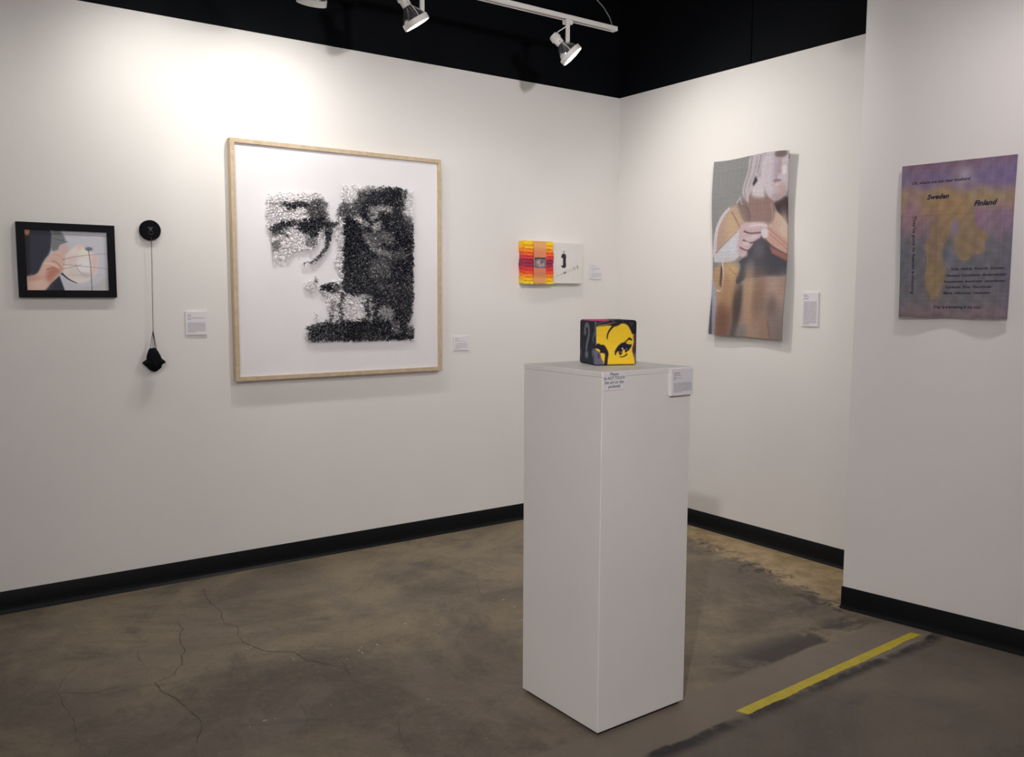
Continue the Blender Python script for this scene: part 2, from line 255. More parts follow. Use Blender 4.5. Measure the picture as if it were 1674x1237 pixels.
CUBEL=[('S',[(360,260),(377,160),(472,99),(569,133),(622,239),(596,381),(495,532),(464,641)],(112,113,116),110,105),('E',(372,284),(79,73),(108,108,116),0.3),('E',(484,778),(106,88),(110,108,118),0.3),('S',[(974,273),(862,399),(887,469)],(84,98,102),90,80),('E',(917,723),(114,105),(108,104,118),0.3),('P',[(880,792),(1101,712),(1137,1048),(946,1062)],(96,92,106),3),('E',(19,756),(121,114),(106,101,122),0.3),('S',[(984,-32),(975,283)],(90,90,98),80,60)]
FCOV=[[(163,243),(215,225),(335,214),(420,211),(465,251),(449,277),(470,342),(435,369),(416,407),(397,456),(372,474),(306,482),(270,508),(261,528),(188,530),(181,461),(174,417),(157,377),(156,319)],[(439,349),(501,334),(501,354),(485,370),(465,428),(465,457),(443,480),(427,509),(386,542),(356,548),(350,531),(384,519),(412,490),(440,457),(435,409)],[(323,535),(341,534),(341,551),(323,552)],[(485,375),(532,344),(528,623),(510,585),(479,531),(499,450)],[(529,163),(554,162),(566,244),(583,157),(624,171),(664,159),(709,162),(837,155),(847,169),(868,162),(913,165),(911,913),(485,907),(364,907),(346,897),(322,862),(341,825),(375,823),(434,812),(453,775),(441,746),(436,691),(402,665),(418,644),(455,630),(512,606),(520,510),(519,382),(495,343),(496,292),(518,256)],[(327,634),(360,625),(388,602),(406,627),(371,679),(333,654)],[(373,774),(394,774),(400,800),(375,797)]]
FTONE=[([(143,163),(530,132),(523,565),(133,572)],0.08,3),([(223,269),(255,261),(361,260),(364,285),(284,293),(231,288)],0.78,3),([(180,272),(232,268),(231,285),(179,288)],0.4,4),([(344,253),(420,231),(455,294),(445,371),(356,393)],0.62,6),([(174,384),(236,351),(274,338),(312,350),(308,375),(276,368),(235,392),(177,412)],0.93,3),([(309,361),(333,337),(378,329),(436,332),(438,372),(407,404),(376,417),(326,405),(299,384)],0.93,3),([(264,374),(282,374),(281,393),(264,394)],0.2,2),([(177,403),(252,400),(252,417),(176,420)],0.6,3),([(182,442),(219,440),(218,490),(180,491)],0.5,4),([(340,421),(395,419),(394,456),(339,458)],0.5,4),([(439,343),(501,334),(501,354),(478,381),(465,436),(465,457),(430,504),(374,539),(323,552),(323,535),(384,516),(431,463),(435,406)],0.78,2),([(438,389),(460,388),(459,439),(437,440)],0.98,2),([(396,516),(430,515),(429,532),(396,533)],0.15,2),([(485,381),(532,350),(528,629),(476,537)],0.08,2),([(523,316),(581,307),(654,385),(685,517),(690,681),(670,687),(514,687),(529,565),(532,390)],0.9,3),([(579,220),(709,159),(917,143),(911,928),(680,922),(653,444),(629,328)],0.86,3),([(510,151),(567,146),(566,241),(509,245)],0.05,3),([(561,147),(657,139),(657,189),(560,196)],0.08,3),([(567,158),(625,153),(611,218),(572,238)],0.08,3),([(657,160),(693,157),(692,207),(656,209)],0.45,4),([(618,189),(676,185),(676,237),(617,241)],0.6,5),([(506,254),(582,249),(581,316),(505,320)],0.62,4),([(579,229),(630,226),(629,304),(577,307)],0.66,4),([(636,240),(709,165),(841,161),(863,285),(802,274),(789,248),(669,249)],0.92,4),([(669,255),(792,248),(792,283),(668,290)],0.33,4),([(857,214),(920,210),(919,291),(857,295)],0.12,3),([(851,169),(865,168),(864,210),(850,211)],0.5,3),([(665,299),(728,296),(727,323),(665,326)],0.4,3),([(684,319),(788,296),(863,303),(863,358),(754,369),(694,342)],0.97,3),([(635,330),(661,329),(661,358),(635,360)],0.38,3),([(681,337),(727,334),(727,370),(680,372)],0.28,3),([(698,324),(734,322),(734,340),(697,342)],0.5,2),([(867,303),(919,300),(919,328),(867,330)],0.5,3),([(621,381),(804,373),(804,439),(653,450)],0.58,6),([(805,346),(919,340),(918,447),(804,451)],0.93,5),([(621,398),(654,415),(759,476),(803,463),(786,511),(725,495),(653,450)],0.42,4),([(797,463),(869,461),(868,512),(796,514)],0.62,5),([(535,608),(694,606),(693,684),(533,684)],0.98,4),([(662,503),(789,499),(788,605),(661,607)],0.62,8),([(704,618),(819,617),(818,699),(703,699)],0.72,8),([(436,676),(514,676),(512,816),(434,815)],0.14,3),([(467,711),(482,711),(481,757),(466,757)],0.45,2),([(450,775),(465,775),(465,810),(449,810)],0.65,2),([(505,676),(527,676),(525,817),(503,816)],0.62,2),([(637,705),(784,705),(783,802),(635,800)],0.72,3),([(524,699),(572,690),(617,705),(639,741),(639,780),(615,821),(593,803),(560,817),(531,817),(519,772)],0.1,2),([(663,717),(679,717),(678,783),(662,783)],0.28,2),([(686,726),(702,726),(702,741),(686,741)],0.3,1),([(719,747),(787,748),(786,815),(718,814)],0.4,4),([(702,771),(719,771),(718,789),(702,789)],0.3,1),([(347,831),(440,812),(518,817),(648,807),(911,835),(910,935),(330,917)],0.88,3),([(783,814),(834,815),(834,883),(782,882)],0.55,4),([(865,840),(915,841),(914,888),(865,887)],0.6,3),([(302,813),(348,814),(346,877),(301,876)],0.06,2),([(344,837),(390,838),(388,913),(343,912)],0.97,2),([(389,870),(454,871),(454,903),(389,901)],0.7,3),([(415,627),(477,627),(477,673),(414,673)],0.97,2),([(477,629),(512,629),(511,673),(477,673)],0.62,2),([(396,656),(418,656),(418,670),(396,670)],0.05,1),([(322,591),(413,590),(411,682),(320,682)],0.14,2),([(376,602),(397,602),(397,625),(376,625)],0.5,2),([(364,768),(406,769),(406,806),(363,806)],0.05,3)]
CRACKS=[[(-2.544, -0.139), (-2.569, -0.36), (-2.57, -0.47), (-2.592, -0.621), (-2.559, -0.665), (-2.593, -0.775), (-2.594, -0.829), (-2.584, -0.889), (-2.562, -0.957), (-2.48, -1.022), (-2.468, -1.124), (-2.385, -1.246), (-2.401, -1.356), (-2.356, -1.474)], [(-2.73, -0.464), (-2.742, -0.575), (-2.78, -0.662), (-2.787, -0.764), (-2.834, -0.898), (-2.88, -0.974), (-2.943, -1.003), (-2.942, -1.101), (-2.911, -1.19), (-2.9, -1.288), (-2.904, -1.369), (-2.944, -1.477)], [(-2.943, -1.003), (-3.025, -0.973), (-3.119, -0.963), (-3.219, -0.893)], [(-2.931, -0.68), (-2.945, -0.836)], [(-2.073, -0.616), (-1.961, -0.522), (-1.913, -0.519)], [(-2.41, -1.683), (-2.452, -1.781), (-2.472, -1.874)], [(-2.609, -1.403), (-2.622, -1.497), (-2.645, -1.553)], [(-1.464, -0.684), (-1.593, -0.905), (-1.598, -0.996)], [(-1.809, -0.577), (-1.743, -0.516)], [(-3.121, -0.695), (-3.187, -0.802), (-3.215, -0.896), (-3.213, -1.151), (-3.22, -1.345)]]
SPECKS=[(-2.601, -0.902), (-2.586, -0.895), (-2.501, -1.09), (-2.5, -1.074), (-2.279, -1.15), (-2.259, -1.129), (-2.278, -1.174), (-2.202, -1.141), (-2.173, -1.161), (-2.018, -1.017), (-2.466, -0.777), (-2.739, -1.458), (-2.789, -1.469), (-2.709, -1.464), (-2.362, -1.182), (-2.365, -1.254), (-2.348, -1.192), (-2.253, -1.932), (-2.613, -1.101), (-2.15, -0.02), (-1.552, -1.019), (-1.566, -1.101), (-1.564, -1.116), (-1.625, -1.249), (-3.015, -0.119), (-2.269, -1.622), (-2.536, -1.481), (-1.743, -1.41)]


# ------------------------------------------------------------------ materials
def wall_paint():
    m = bpy.data.materials.new('white_wall_paint'); nt, N, Lk, P = nodes(m)
    tc = N.new('ShaderNodeTexCoord'); n1 = N.new('ShaderNodeTexNoise'); n1.inputs['Scale'].default_value = 1.3; n1.inputs['Detail'].default_value = 5
    Lk.new(tc.outputs['Object'], n1.inputs['Vector'])
    rp = N.new('ShaderNodeValToRGB'); rp.color_ramp.elements[0].position = 0.35; rp.color_ramp.elements[1].position = 0.65
    rp.color_ramp.elements[0].color = (0.775, 0.76, 0.745, 1); rp.color_ramp.elements[1].color = (0.80, 0.785, 0.77, 1)
    Lk.new(n1.outputs['Fac'], rp.inputs['Fac']); Lk.new(rp.outputs['Color'], P.inputs['Base Color'])
    P.inputs['Roughness'].default_value = 0.55; P.inputs['Specular IOR Level'].default_value = 0.35
    n2 = N.new('ShaderNodeTexNoise'); n2.inputs['Scale'].default_value = 260; n2.inputs['Detail'].default_value = 2; Lk.new(tc.outputs['Object'], n2.inputs['Vector'])
    b = N.new('ShaderNodeBump'); b.inputs['Strength'].default_value = 0.10; b.inputs['Distance'].default_value = 0.001; Lk.new(n2.outputs['Fac'], b.inputs['Height']); Lk.new(b.outputs['Normal'], P.inputs['Normal'])
    return m
M_WALL = wall_paint()
M_BLACK = mat('black_wall_paint', (0.0032, 0.0040, 0.0058), 0.7, 0.15, 3, spec=0.08)
M_VINYL = mat('black_vinyl_base', (0.0045, 0.0055, 0.0075), 0.35, 0.1, 20, spec=0.22)
M_PED = mat('white_pedestal_paint', (0.76, 0.745, 0.725), 0.5, 0.015, 4, 0.12, 300, spec=0.35)
M_PEDDARK = mat('dark_pedestal_foot', (0.03, 0.03, 0.03), 0.8)
M_CARD = mat('label_card', (0.77, 0.755, 0.80), 0.7, 0.01, 20)
M_CARDEDGE = mat('label_foam_core', (0.74, 0.72, 0.72), 0.8, 0.01, 20)
M_INK = mat('grey_print', (0.30, 0.29, 0.36), 0.8, 0.2, 300)
M_INKD = mat('dark_print', (0.05, 0.05, 0.09), 0.7, 0.1, 300)
M_BLKFRAME = mat('black_frame_wood', (0.0045, 0.0045, 0.0075), 0.45, 0.2, 12, spec=0.16)
M_WHITEMETAL = mat('white_enamel', (0.72, 0.70, 0.68), 0.35, 0.02, 30)
M_DARKSLOT = mat('dark_slot', (0.02, 0.02, 0.02), 0.6)
M_CABLE = mat('grey_cable', (0.16, 0.17, 0.16), 0.5, 0.05, 40)
M_BULB = mat('bulb_reflector', (0.55, 0.55, 0.58), 0.18, 0.05, 30, metal=0.9)
M_LENS = emit('glowing_lens', (1.0, 0.97, 0.93), for_lens)
M_CLOTHBLK = mat('black_cloth', (0.0045, 0.0050, 0.0075), 0.85, 0.3, 60, 0.5, 400, spec=0.12)
M_THREAD = mat('dark_thread', (0.03, 0.028, 0.035), 0.8)
M_TAPE = mat('yellow_floor_tape', (0.52, 0.42, 0.025), 0.55, 0.12, 22, 0.15, 150)
M_CRACK = mat('crack_dirt', (0.075, 0.060, 0.048), 0.9, 0.4, 60)
M_SPECK = mat('paint_drip', (0.55, 0.48, 0.36), 0.7, 0.15, 60)
def wood():
    m = bpy.data.materials.new('pale_maple_wood'); nt, N, Lk, P = nodes(m)
    tc = N.new('ShaderNodeTexCoord'); mp = N.new('ShaderNodeMapping'); mp.inputs['Scale'].default_value = (14, 60, 14); Lk.new(tc.outputs['Object'], mp.inputs['Vector'])
    n = N.new('ShaderNodeTexNoise'); n.inputs['Scale'].default_value = 3; n.inputs['Detail'].default_value = 6; Lk.new(mp.outputs['Vector'], n.inputs['Vector'])
    rp = N.new('ShaderNodeValToRGB'); rp.color_ramp.elements[0].position = 0.3; rp.color_ramp.elements[1].position = 0.72
    rp.color_ramp.elements[0].color = (0.50, 0.38, 0.25, 1); rp.color_ramp.elements[1].color = (0.63, 0.51, 0.36, 1)
    Lk.new(n.outputs['Fac'], rp.inputs['Fac']); Lk.new(rp.outputs['Color'], P.inputs['Base Color']); P.inputs['Roughness'].default_value = 0.5
    return m
M_WOOD = wood()

def floor_mat():
    m = bpy.data.materials.new('stained_concrete'); nt, N, Lk, P = nodes(m)
    tc = N.new('ShaderNodeTexCoord'); OB = tc.outputs['Object']
    sep = N.new('ShaderNodeSeparateXYZ'); Lk.new(OB, sep.inputs[0])
    def noise(sc, det=5, rough=0.55, dist=0.0, off=0.0, stretch=(1, 1, 1)):
        mp = N.new('ShaderNodeMapping'); mp.inputs['Location'].default_value = (off, off * 0.7, off * 0.3); mp.inputs['Scale'].default_value = stretch; Lk.new(OB, mp.inputs['Vector'])
        n = N.new('ShaderNodeTexNoise'); n.inputs['Scale'].default_value = sc; n.inputs['Detail'].default_value = det; n.inputs['Roughness'].default_value = rough; n.inputs['Distortion'].default_value = dist
        Lk.new(mp.outputs['Vector'], n.inputs['Vector']); return n.outputs['Fac']
    def mth(op, a, b=None, clamp=False):
        n = N.new('ShaderNodeMath'); n.operation = op; n.use_clamp = clamp
        for i, x in enumerate((a, b)):
            if x is None: continue
            if isinstance(x, (int, float)): n.inputs[i].default_value = x
            else: Lk.new(x, n.inputs[i])
        return n.outputs[0]
    def ss(v, a, b):
        n = N.new('ShaderNodeMapRange'); n.interpolation_type = 'SMOOTHSTEP'; n.inputs['From Min'].default_value = a; n.inputs['From Max'].default_value = b
        Lk.new(v, n.inputs['Value']); return n.outputs['Result']
    def mix(f, a, b):
        n = N.new('ShaderNodeMix'); n.data_type = 'RGBA'
        for s, x in ((n.inputs['Factor'], f), (n.inputs['A'], a), (n.inputs['B'], b)):
            if isinstance(x, tuple): s.default_value = x
            elif isinstance(x, (int, float)): s.default_value = x
            else: Lk.new(x, s)
        return n.outputs['Result']
    C = lambda r, g, b: (r, g, b, 1)
    X, Y = sep.outputs['X'], sep.outputs['Y']
    col = mix(ss(noise(1.1, 7, 0.68, 0.7, 4.3), 0.37, 0.60), C(*FL_DARK), C(*FL_LIGHT))
    col = mix(mth('MULTIPLY', ss(noise(3.4, 6, 0.65, 1.2, 3.1), 0.46, 0.62), 0.6), col, C(*FL_GREY))
    col = mix(mth('MULTIPLY', ss(noise(2.2, 7, 0.7, 0.8, 21.4), 0.52, 0.66), 0.55), col, C(*FL_STAIN))
    col = mix(mth('MULTIPLY', ss(noise(40, 4, 0.7, 0, 1.7), 0.45, 0.75), 0.28), col, C(0.26, 0.215, 0.165))
    col = mix(mth('MULTIPLY', ss(noise(75, 3, 0.6, 0, 5.7), 0.56, 0.72), 0.35), col, C(0.05, 0.042, 0.036))
    # front zone of the floor, in front of the filled trench, is greyer and darker
    nz = noise(5, 5, 0.6, 0.4, 2.2); wob = mth('MULTIPLY', mth('SUBTRACT', nz, 0.5), 0.05)
    Yw = mth('ADD', Y, wob)
    front = ss(Yw, -2.26, -2.29)
    col = mix(mth('MULTIPLY', front, 0.62), col, mix(ss(noise(2.6, 6, 0.6, 0.5, 6.6), 0.35, 0.7), C(0.072, 0.062, 0.058), C(0.125, 0.105, 0.092)))
    # filled trench strip running out from the angled wall
    inx = ss(X, -2.9, -2.2)
    fil = mth('MULTIPLY', mth('MULTIPLY', ss(mth('ADD', Y, mth('MULTIPLY', wob, 0.5)), -2.075, -2.095), ss(Yw, -2.285, -2.265)), inx)
    col = mix(mth('MULTIPLY', fil, 0.85), col, mix(noise(6, 6, 0.6, 0.3, 4.0), C(0.17, 0.142, 0.115), C(0.225, 0.19, 0.155)))
    # dark dirt on the near lip of the strip and along its far lip
    lip = mth('MULTIPLY', mth('MULTIPLY', ss(Yw, -2.258, -2.272), ss(Yw, -2.33, -2.285)), ss(X, -2.3, -1.9))
    col = mix(mth('MULTIPLY', lip, ss(noise(7, 6, 0.7, 0.3, 8.0), 0.33, 0.55)), col, C(0.03, 0.026, 0.028))
    far = mth('MULTIPLY', mth('MULTIPLY', ss(Yw, -2.085, -2.065), ss(Yw, -1.86, -2.02)), mth('MULTIPLY', ss(X, -1.5, -1.15), ss(X, -0.42, -0.6)))
    col = mix(mth('MULTIPLY', far, mth('MULTIPLY', ss(noise(4.5, 7, 0.72, 0.5, 11.3), 0.37, 0.54), 0.9)), col, C(0.045, 0.038, 0.036))
    # tan glue left along the short wall, flaked at its edge
    lim = mth('SUBTRACT', mth('MULTIPLY', Y, 0.235), 0.02)       # x of the ragged edge
    dx = mth('SUBTRACT', X, lim)
    g1 = noise(9, 8, 0.75, 0.5, 5.5)
    tan = mth('MULTIPLY', ss(mth('ADD', dx, mth('MULTIPLY', mth('SUBTRACT', g1, 0.5), 0.55)), -0.03, 0.05), mth('MULTIPLY', ss(Y, -2.05, -1.9), ss(Y, -0.15, -0.6)))
    col = mix(mth('MULTIPLY', tan, 0.92), col, mix(ss(noise(12, 6, 0.7, 0, 7.7), 0.35, 0.65), C(0.33, 0.24, 0.13), C(0.48, 0.36, 0.21)))
    fl = mth('MULTIPLY', mth('MULTIPLY', ss(noise(14, 7, 0.75, 0.6, 1.1), 0.53, 0.58), ss(mth('ABSOLUTE', dx), 0.16, 0.02)), mth('MULTIPLY', ss(Y, -2.08, -1.95), ss(Y, -0.15, -0.6)))
    col = mix(mth('MULTIPLY', fl, 0.85), col, C(0.045, 0.038, 0.036))
    Lk.new(col, P.inputs['Base Color'])
    rg = N.new('ShaderNodeMapRange'); rg.inputs['To Min'].default_value = 0.42; rg.inputs['To Max'].default_value = 0.75; Lk.new(noise(3, 4, 0.6, 0, 12), rg.inputs['Value']); Lk.new(rg.outputs['Result'], P.inputs['Roughness'])
    b = N.new('ShaderNodeBump'); b.inputs['Strength'].default_value = 0.25; b.inputs['Distance'].default_value = 0.004; Lk.new(noise(30, 6, 0.65, 0, 13), b.inputs['Height']); Lk.new(b.outputs['Normal'], P.inputs['Normal'])
    P.inputs['Specular IOR Level'].default_value = 0.35
    return m
FL_DARK = (0.125, 0.102, 0.077); FL_LIGHT = (0.265, 0.215, 0.145); FL_GREY = (0.185, 0.152, 0.122); FL_STAIN = (0.082, 0.067, 0.058)
M_FLOOR = floor_mat()

# ------------------------------------------------------------------ the room
H = 2.44; HC = 3.5; BX = -7.0; BY = -7.8
PA = 0.1647; PO = Vector((-0.4601, -1.8981, 0)); PD = Vector((math.sin(PA), -math.cos(PA), 0)); PN = Vector((-math.cos(PA), -math.sin(PA), 0))  # angled wall: origin, along, outward
PE = PO + PD * ((BY - PO.y) / PD.y)
def struct(name, mb, m, parent=None):
    o = mb.build(name, m, parent)
    if parent is None: o['kind'] = 'structure'
    return o
floor = struct('floor', MB().box(BX - .2, BY - .2, -0.12, 1.2, 0.2, 0.0), M_FLOOR)
struct('ceiling', MB().box(BX - .2, BY - .2, HC, 1.2, 0.2, HC + .1), M_BLACK)
struct('wall_left', MB().box(BX - .15, 0, 0, 0.15, 0.15, H), M_WALL)
struct('wall_left_upper', MB().box(BX - .15, 0.004, H, 0.15, 0.15, HC), M_BLACK)
struct('wall_right', MB().box(0, PO.y, 0, 0.15, 0, H), M_WALL)
wr = empty('wall_right_upper'); wr['kind'] = 'structure'
for y0, y1 in ((-0.959, 0.004), (PO.y, -0.967)): MB().box(0.004, y0, H, 0.15, y1, HC, 0.002).build('panel', M_BLACK, wr)
MB().box(0.014, -0.969, H, 0.14, -0.957, HC).build('seam_backing', M_DARKSLOT, wr)
en = [(PO.x, PO.y), (PE.x, PE.y), (PE.x + .6, PE.y), (0.15, PO.y)]
struct('wall_front_right', MB().prism(en, 0, H, lambda a, b, h: (a, b, h)), M_WALL)
struct('wall_front_right_upper', MB().prism(en, H, HC, lambda a, b, h: (a, b, h)), M_BLACK)
struct('wall_back', MB().box(BX, BY - .15, 0, PE.x + .6, BY, H), M_WALL)
struct('wall_back_upper', MB().box(BX, BY - .15, H, PE.x + .6, BY, HC), M_BLACK)
struct('wall_side', MB().box(BX - .15, BY - .15, 0, BX, 0, H), M_WALL)
struct('wall_side_upper', MB().box(BX - .15, BY - .15, H, BX, 0, HC), M_BLACK)
# cove base: profile (out, up)
COVE = [(0, 0), (0.013, 0), (0.0125, 0.0025), (0.0075, 0.007), (0.0045, 0.016), (0.0036, 0.03), (0.0036, 0.0885), (0.002, 0.0915), (0, 0.0915)]
def cove(name, p0, p1, out):
    p0 = Vector(p0); p1 = Vector(p1); out = Vector(out); n = len(COVE)
    vs = [p + out * a + Vector((0, 0, b)) for p in (p0, p1) for a, b in COVE]
    o = MB().add(vs, [tuple(range(n)), tuple(range(2 * n - 1, n - 1, -1))] + [(i, i + n, (i + 1) % n + n, (i + 1) % n) for i in range(n)]).build(name, M_VINYL, auto=40)
    o['kind'] = 'structure'; return o
cove('baseboard_left', (BX, 0, 0), (0, 0, 0), (0, -1, 0))
cove('baseboard_right', (0, 0, 0), (0, PO.y, 0), (-1, 0, 0))
cove('baseboard_front_right', PO - PD * 0.004, PE, PN)
cove('baseboard_return', PO + PN * 0.004, (0, PO.y, 0), (0, 1, 0))
cove('baseboard_back', (BX, BY, 0), (PE.x, BY, 0), (0, 1, 0))
cove('baseboard_side', (BX, BY, 0), (BX, 0, 0), (1, 0, 0))

# cracks and paint drips in the floor
def ribbon(pts, w, z):
    pts = [Vector((x, y, 0)) for x, y in pts]; fine = []
    for a, b in zip(pts, pts[1:]):
        k = max(2, int((b - a).length / 0.03))
        for i in range(k): fine.append(a.lerp(b, i / k) + Vector((random.uniform(-.006, .006), random.uniform(-.006, .006), 0)))
    fine.append(pts[-1]); vs = []; n = len(fine)
    for i, p in enumerate(fine):
        d = (fine[min(i + 1, n - 1)] - fine[max(i - 1, 0)]).normalized(); s = Vector((-d.y, d.x, 0))
        ww = w * random.uniform(0.4, 1.2) * (0.3 if i in (0, n - 1) else 1); vs += [p + s * ww + Vector((0, 0, z)), p - s * ww + Vector((0, 0, z))]
    return MB().add(vs, [(2 * i, 2 * i + 1, 2 * i + 3, 2 * i + 2) for i in range(n - 1)])
for i, c in enumerate(CRACKS): ribbon(c, 0.0016 if i < 2 else 0.0009, 0.0006).build('crack', M_CRACK, floor)
for x, y in SPECKS:
    n = 9; r = random.uniform(.002, .0055); st = random.uniform(0.6, 1.5)
    MB().add([(x + r * st * math.cos(6.283 * k / n) * random.uniform(.6, 1.1), y + r / st * math.sin(6.283 * k / n) * random.uniform(.6, 1.1), 0.0009) for k in range(n)], [tuple(range(n))]).build('paint_drip', M_SPECK, floor)

# ------------------------------------------------------------------ yellow tape
def tape():
    a0 = Vector((-1.528, -2.239)); a1 = Vector((-0.485, -2.208)); b0 = Vector((-1.514, -2.276)); b1 = Vector((-0.471, -2.244)); n = 60; vs = []; fs = []
    for i in range(n + 1):
        t = i / n; j = random.uniform(-.0022, .0022) + 0.003 * math.sin(t * 23) * math.sin(t * 9)
        p = a0.lerp(a1, t); q = b0.lerp(b1, t)
        for z in (0.0, 0.0012): vs += [(p.x, p.y, z), (q.x, q.y + j, z)]
    for i in range(n):
        k = 4 * i; fs += [(k + 2, k + 3, k + 7, k + 6), (k, k + 4, k + 5, k + 1), (k, k + 2, k + 6, k + 4), (k + 1, k + 5, k + 7, k + 3)]
    fs += [(0, 1, 3, 2), (4 * n, 4 * n + 2, 4 * n + 3, 4 * n + 1)]
    return tag(MB().add(vs, fs).build('floor_tape', M_TAPE), 'strip of yellow safety tape stuck to the concrete floor', 'tape')
tape()

# ------------------------------------------------------------------ pedestal, cube, notices
PX, PY, PW, PH, PT = -1.9864, -2.1129, 0.3625, 1.0667, 0.0094
ped = empty('pedestal', (PX, PY, 0), PT)
tag(ped, 'tall square white painted pedestal standing on the concrete floor', 'pedestal')
MB().box(0, 0, 0.012, PW, PW, PH - 0.016, 0.0015).build('body', M_PED, ped)
MB().box(-0.0004, -0.0004, PH - 0.0158, PW + 0.0004, PW + 0.0004, PH, 0.0015).build('top_panel', M_PED, ped)
MB().box(0.012, 0.012, 0, PW - 0.012, PW - 0.012, 0.0125).build('recessed_foot', M_PEDDARK, ped)

def fake_text(fn, x0, x1, lines, m, parent, seed, lh):
    """lines of tiny print, each word one short bar; lines = [(y, start, end, weight)]"""
    r = random.Random(seed); mb = MB()
    for y, s, e, wt in lines:
        x = x0 + (x1 - x0) * s; xe = x0 + (x1 - x0) * e
        while x < xe:
            w = min((x1 - x0) * r.uniform(.05, .16), xe - x)
            if w < (x1 - x0) * .015: break
            mb.add([fn(x, y - lh * wt, .0004), fn(x + w, y - lh * wt, .0004), fn(x + w, y, .0004), fn(x, y, .0004)], [(0, 1, 2, 3)])
            x += w + (x1 - x0) * .022
    return mb.build('printed_text', m, parent)
def card(name, label, fn, x0, x1, z0, z1, t, heads, body, seed, group='wall labels'):
    """foam-backed label; fn(a,b,d) maps across, up, out of the wall"""
    e = empty(name, fn((x0 + x1) / 2, z0, 0)); e.location = fn((x0 + x1) / 2, z0, 0)
    tag(e, label, 'label', group)
    g = lambda a, b, d: Vector(fn(a, b, d)) - e.location
    MB().prism([(x0, z0), (x1, z0), (x1, z1), (x0, z1)], 0.0, t - 0.0006, g).build('foam_board', M_CARDEDGE, e)
    MB().prism([(x0, z0), (x1, z0), (x1, z1), (x0, z1)], t - 0.0005, t, g).build('paper_face', M_CARD, e)
    w = x1 - x0; h = z1 - z0; lines = []
    for v, en_, wt in heads: lines.append((z1 - h * v, 0, en_, wt))
    v0, v1, n = body
    for i in range(n): lines.append((z1 - h * (v0 + (v1 - v0) * i / max(1, n - 1)), 0, 1 if i < n - 1 else 0.45, .8))
    fake_text(lambda a, b, d: g(a, b, d + t), x0 + w * .1, x1 - w * .08, lines, M_INK, e, seed, h * .022)
    return e
on_left = lambda a, b, d: (a, -d, b)
on_right = lambda a, b, d: (-d, -a, b)
on_ang = lambda a, b, d: tuple(PO + PD * a + PN * d + Vector((0, 0, b)))
cp, sp = math.cos(PT), math.sin(PT)
on_ped = lambda a, b, d: (PX + cp * a + sp * d, PY + sp * a - cp * d, b)
card('wall_label', 'white label card on the wall right of the hanging black pouch', on_left, -2.541, -2.449, 1.099, 1.201, 0.007, [(.13, .17, 1), (.18, .2, 1), (.27, .95, 1), (.33, .22, 1)], (.47, .88, 9), 1)
card('wall_label', 'white label card on the wall right of the large wooden frame', on_left, -1.166, -1.072, 0.983, 1.057, 0.007, [(.12, .3, 1), (.2, .28, 1), (.32, .85, 1)], (.5, .86, 6), 2)
card('wall_label', 'small white label card beside the orange striped ribbon panel', on_left, -0.221, -0.128, 1.374, 1.460, 0.007, [(.1, .4, 1), (.25, .9, 1), (.33, .8, 1), (.42, .4, 1)], (.6, .88, 5), 3)
card('wall_label', 'tall white label card beside the tapestry of a draped figure', on_right, 1.326, 1.414, 1.134, 1.296, 0.007, [(.06, .22, 1), (.1, .35, 1), (.17, .35, 1)], (.27, .92, 17), 4)
card('pedestal_label', 'white label card at the top right corner of the pedestal', on_ped, 0.268, 0.362, 0.983, 1.0615, 0.009, [(.12, .36, 1.2), (.17, .3, 1), (.22, .42, 1), (.28, .12, 1), (.33, .44, 1), (.38, .12, 1)], (.52, .86, 9), 5)
sg = empty('notice_sign', on_ped(0.045, 1.014, 0)); tag(sg, 'white notice asking visitors not to touch the art or pedestal', 'sign')
sgf = lambda a, b, d: Vector(on_ped(a, b, d)) - sg.location
MB().prism([(0.0015, 1.0140), (0.0895, 1.0140), (0.0895, 1.0655), (0.0015, 1.0655)], 0.0002, 0.0014, sgf).build('paper', M_CARD, sg)
for txt, a0, a1, b in (('Please', .028, .0605, 1.0555), ('do NOT TOUCH', .0055, .0845, 1.0440), ('the art or the', .0075, .081, 1.0325), ('pedestal', .022, .068, 1.0210)):
    text_mesh('lettering', txt, M_INKD, sg, lambda a, b, d: sgf(a, b, d + .0014), a0, a1, b, .0090, 0.12, 0.012, 0.0002)

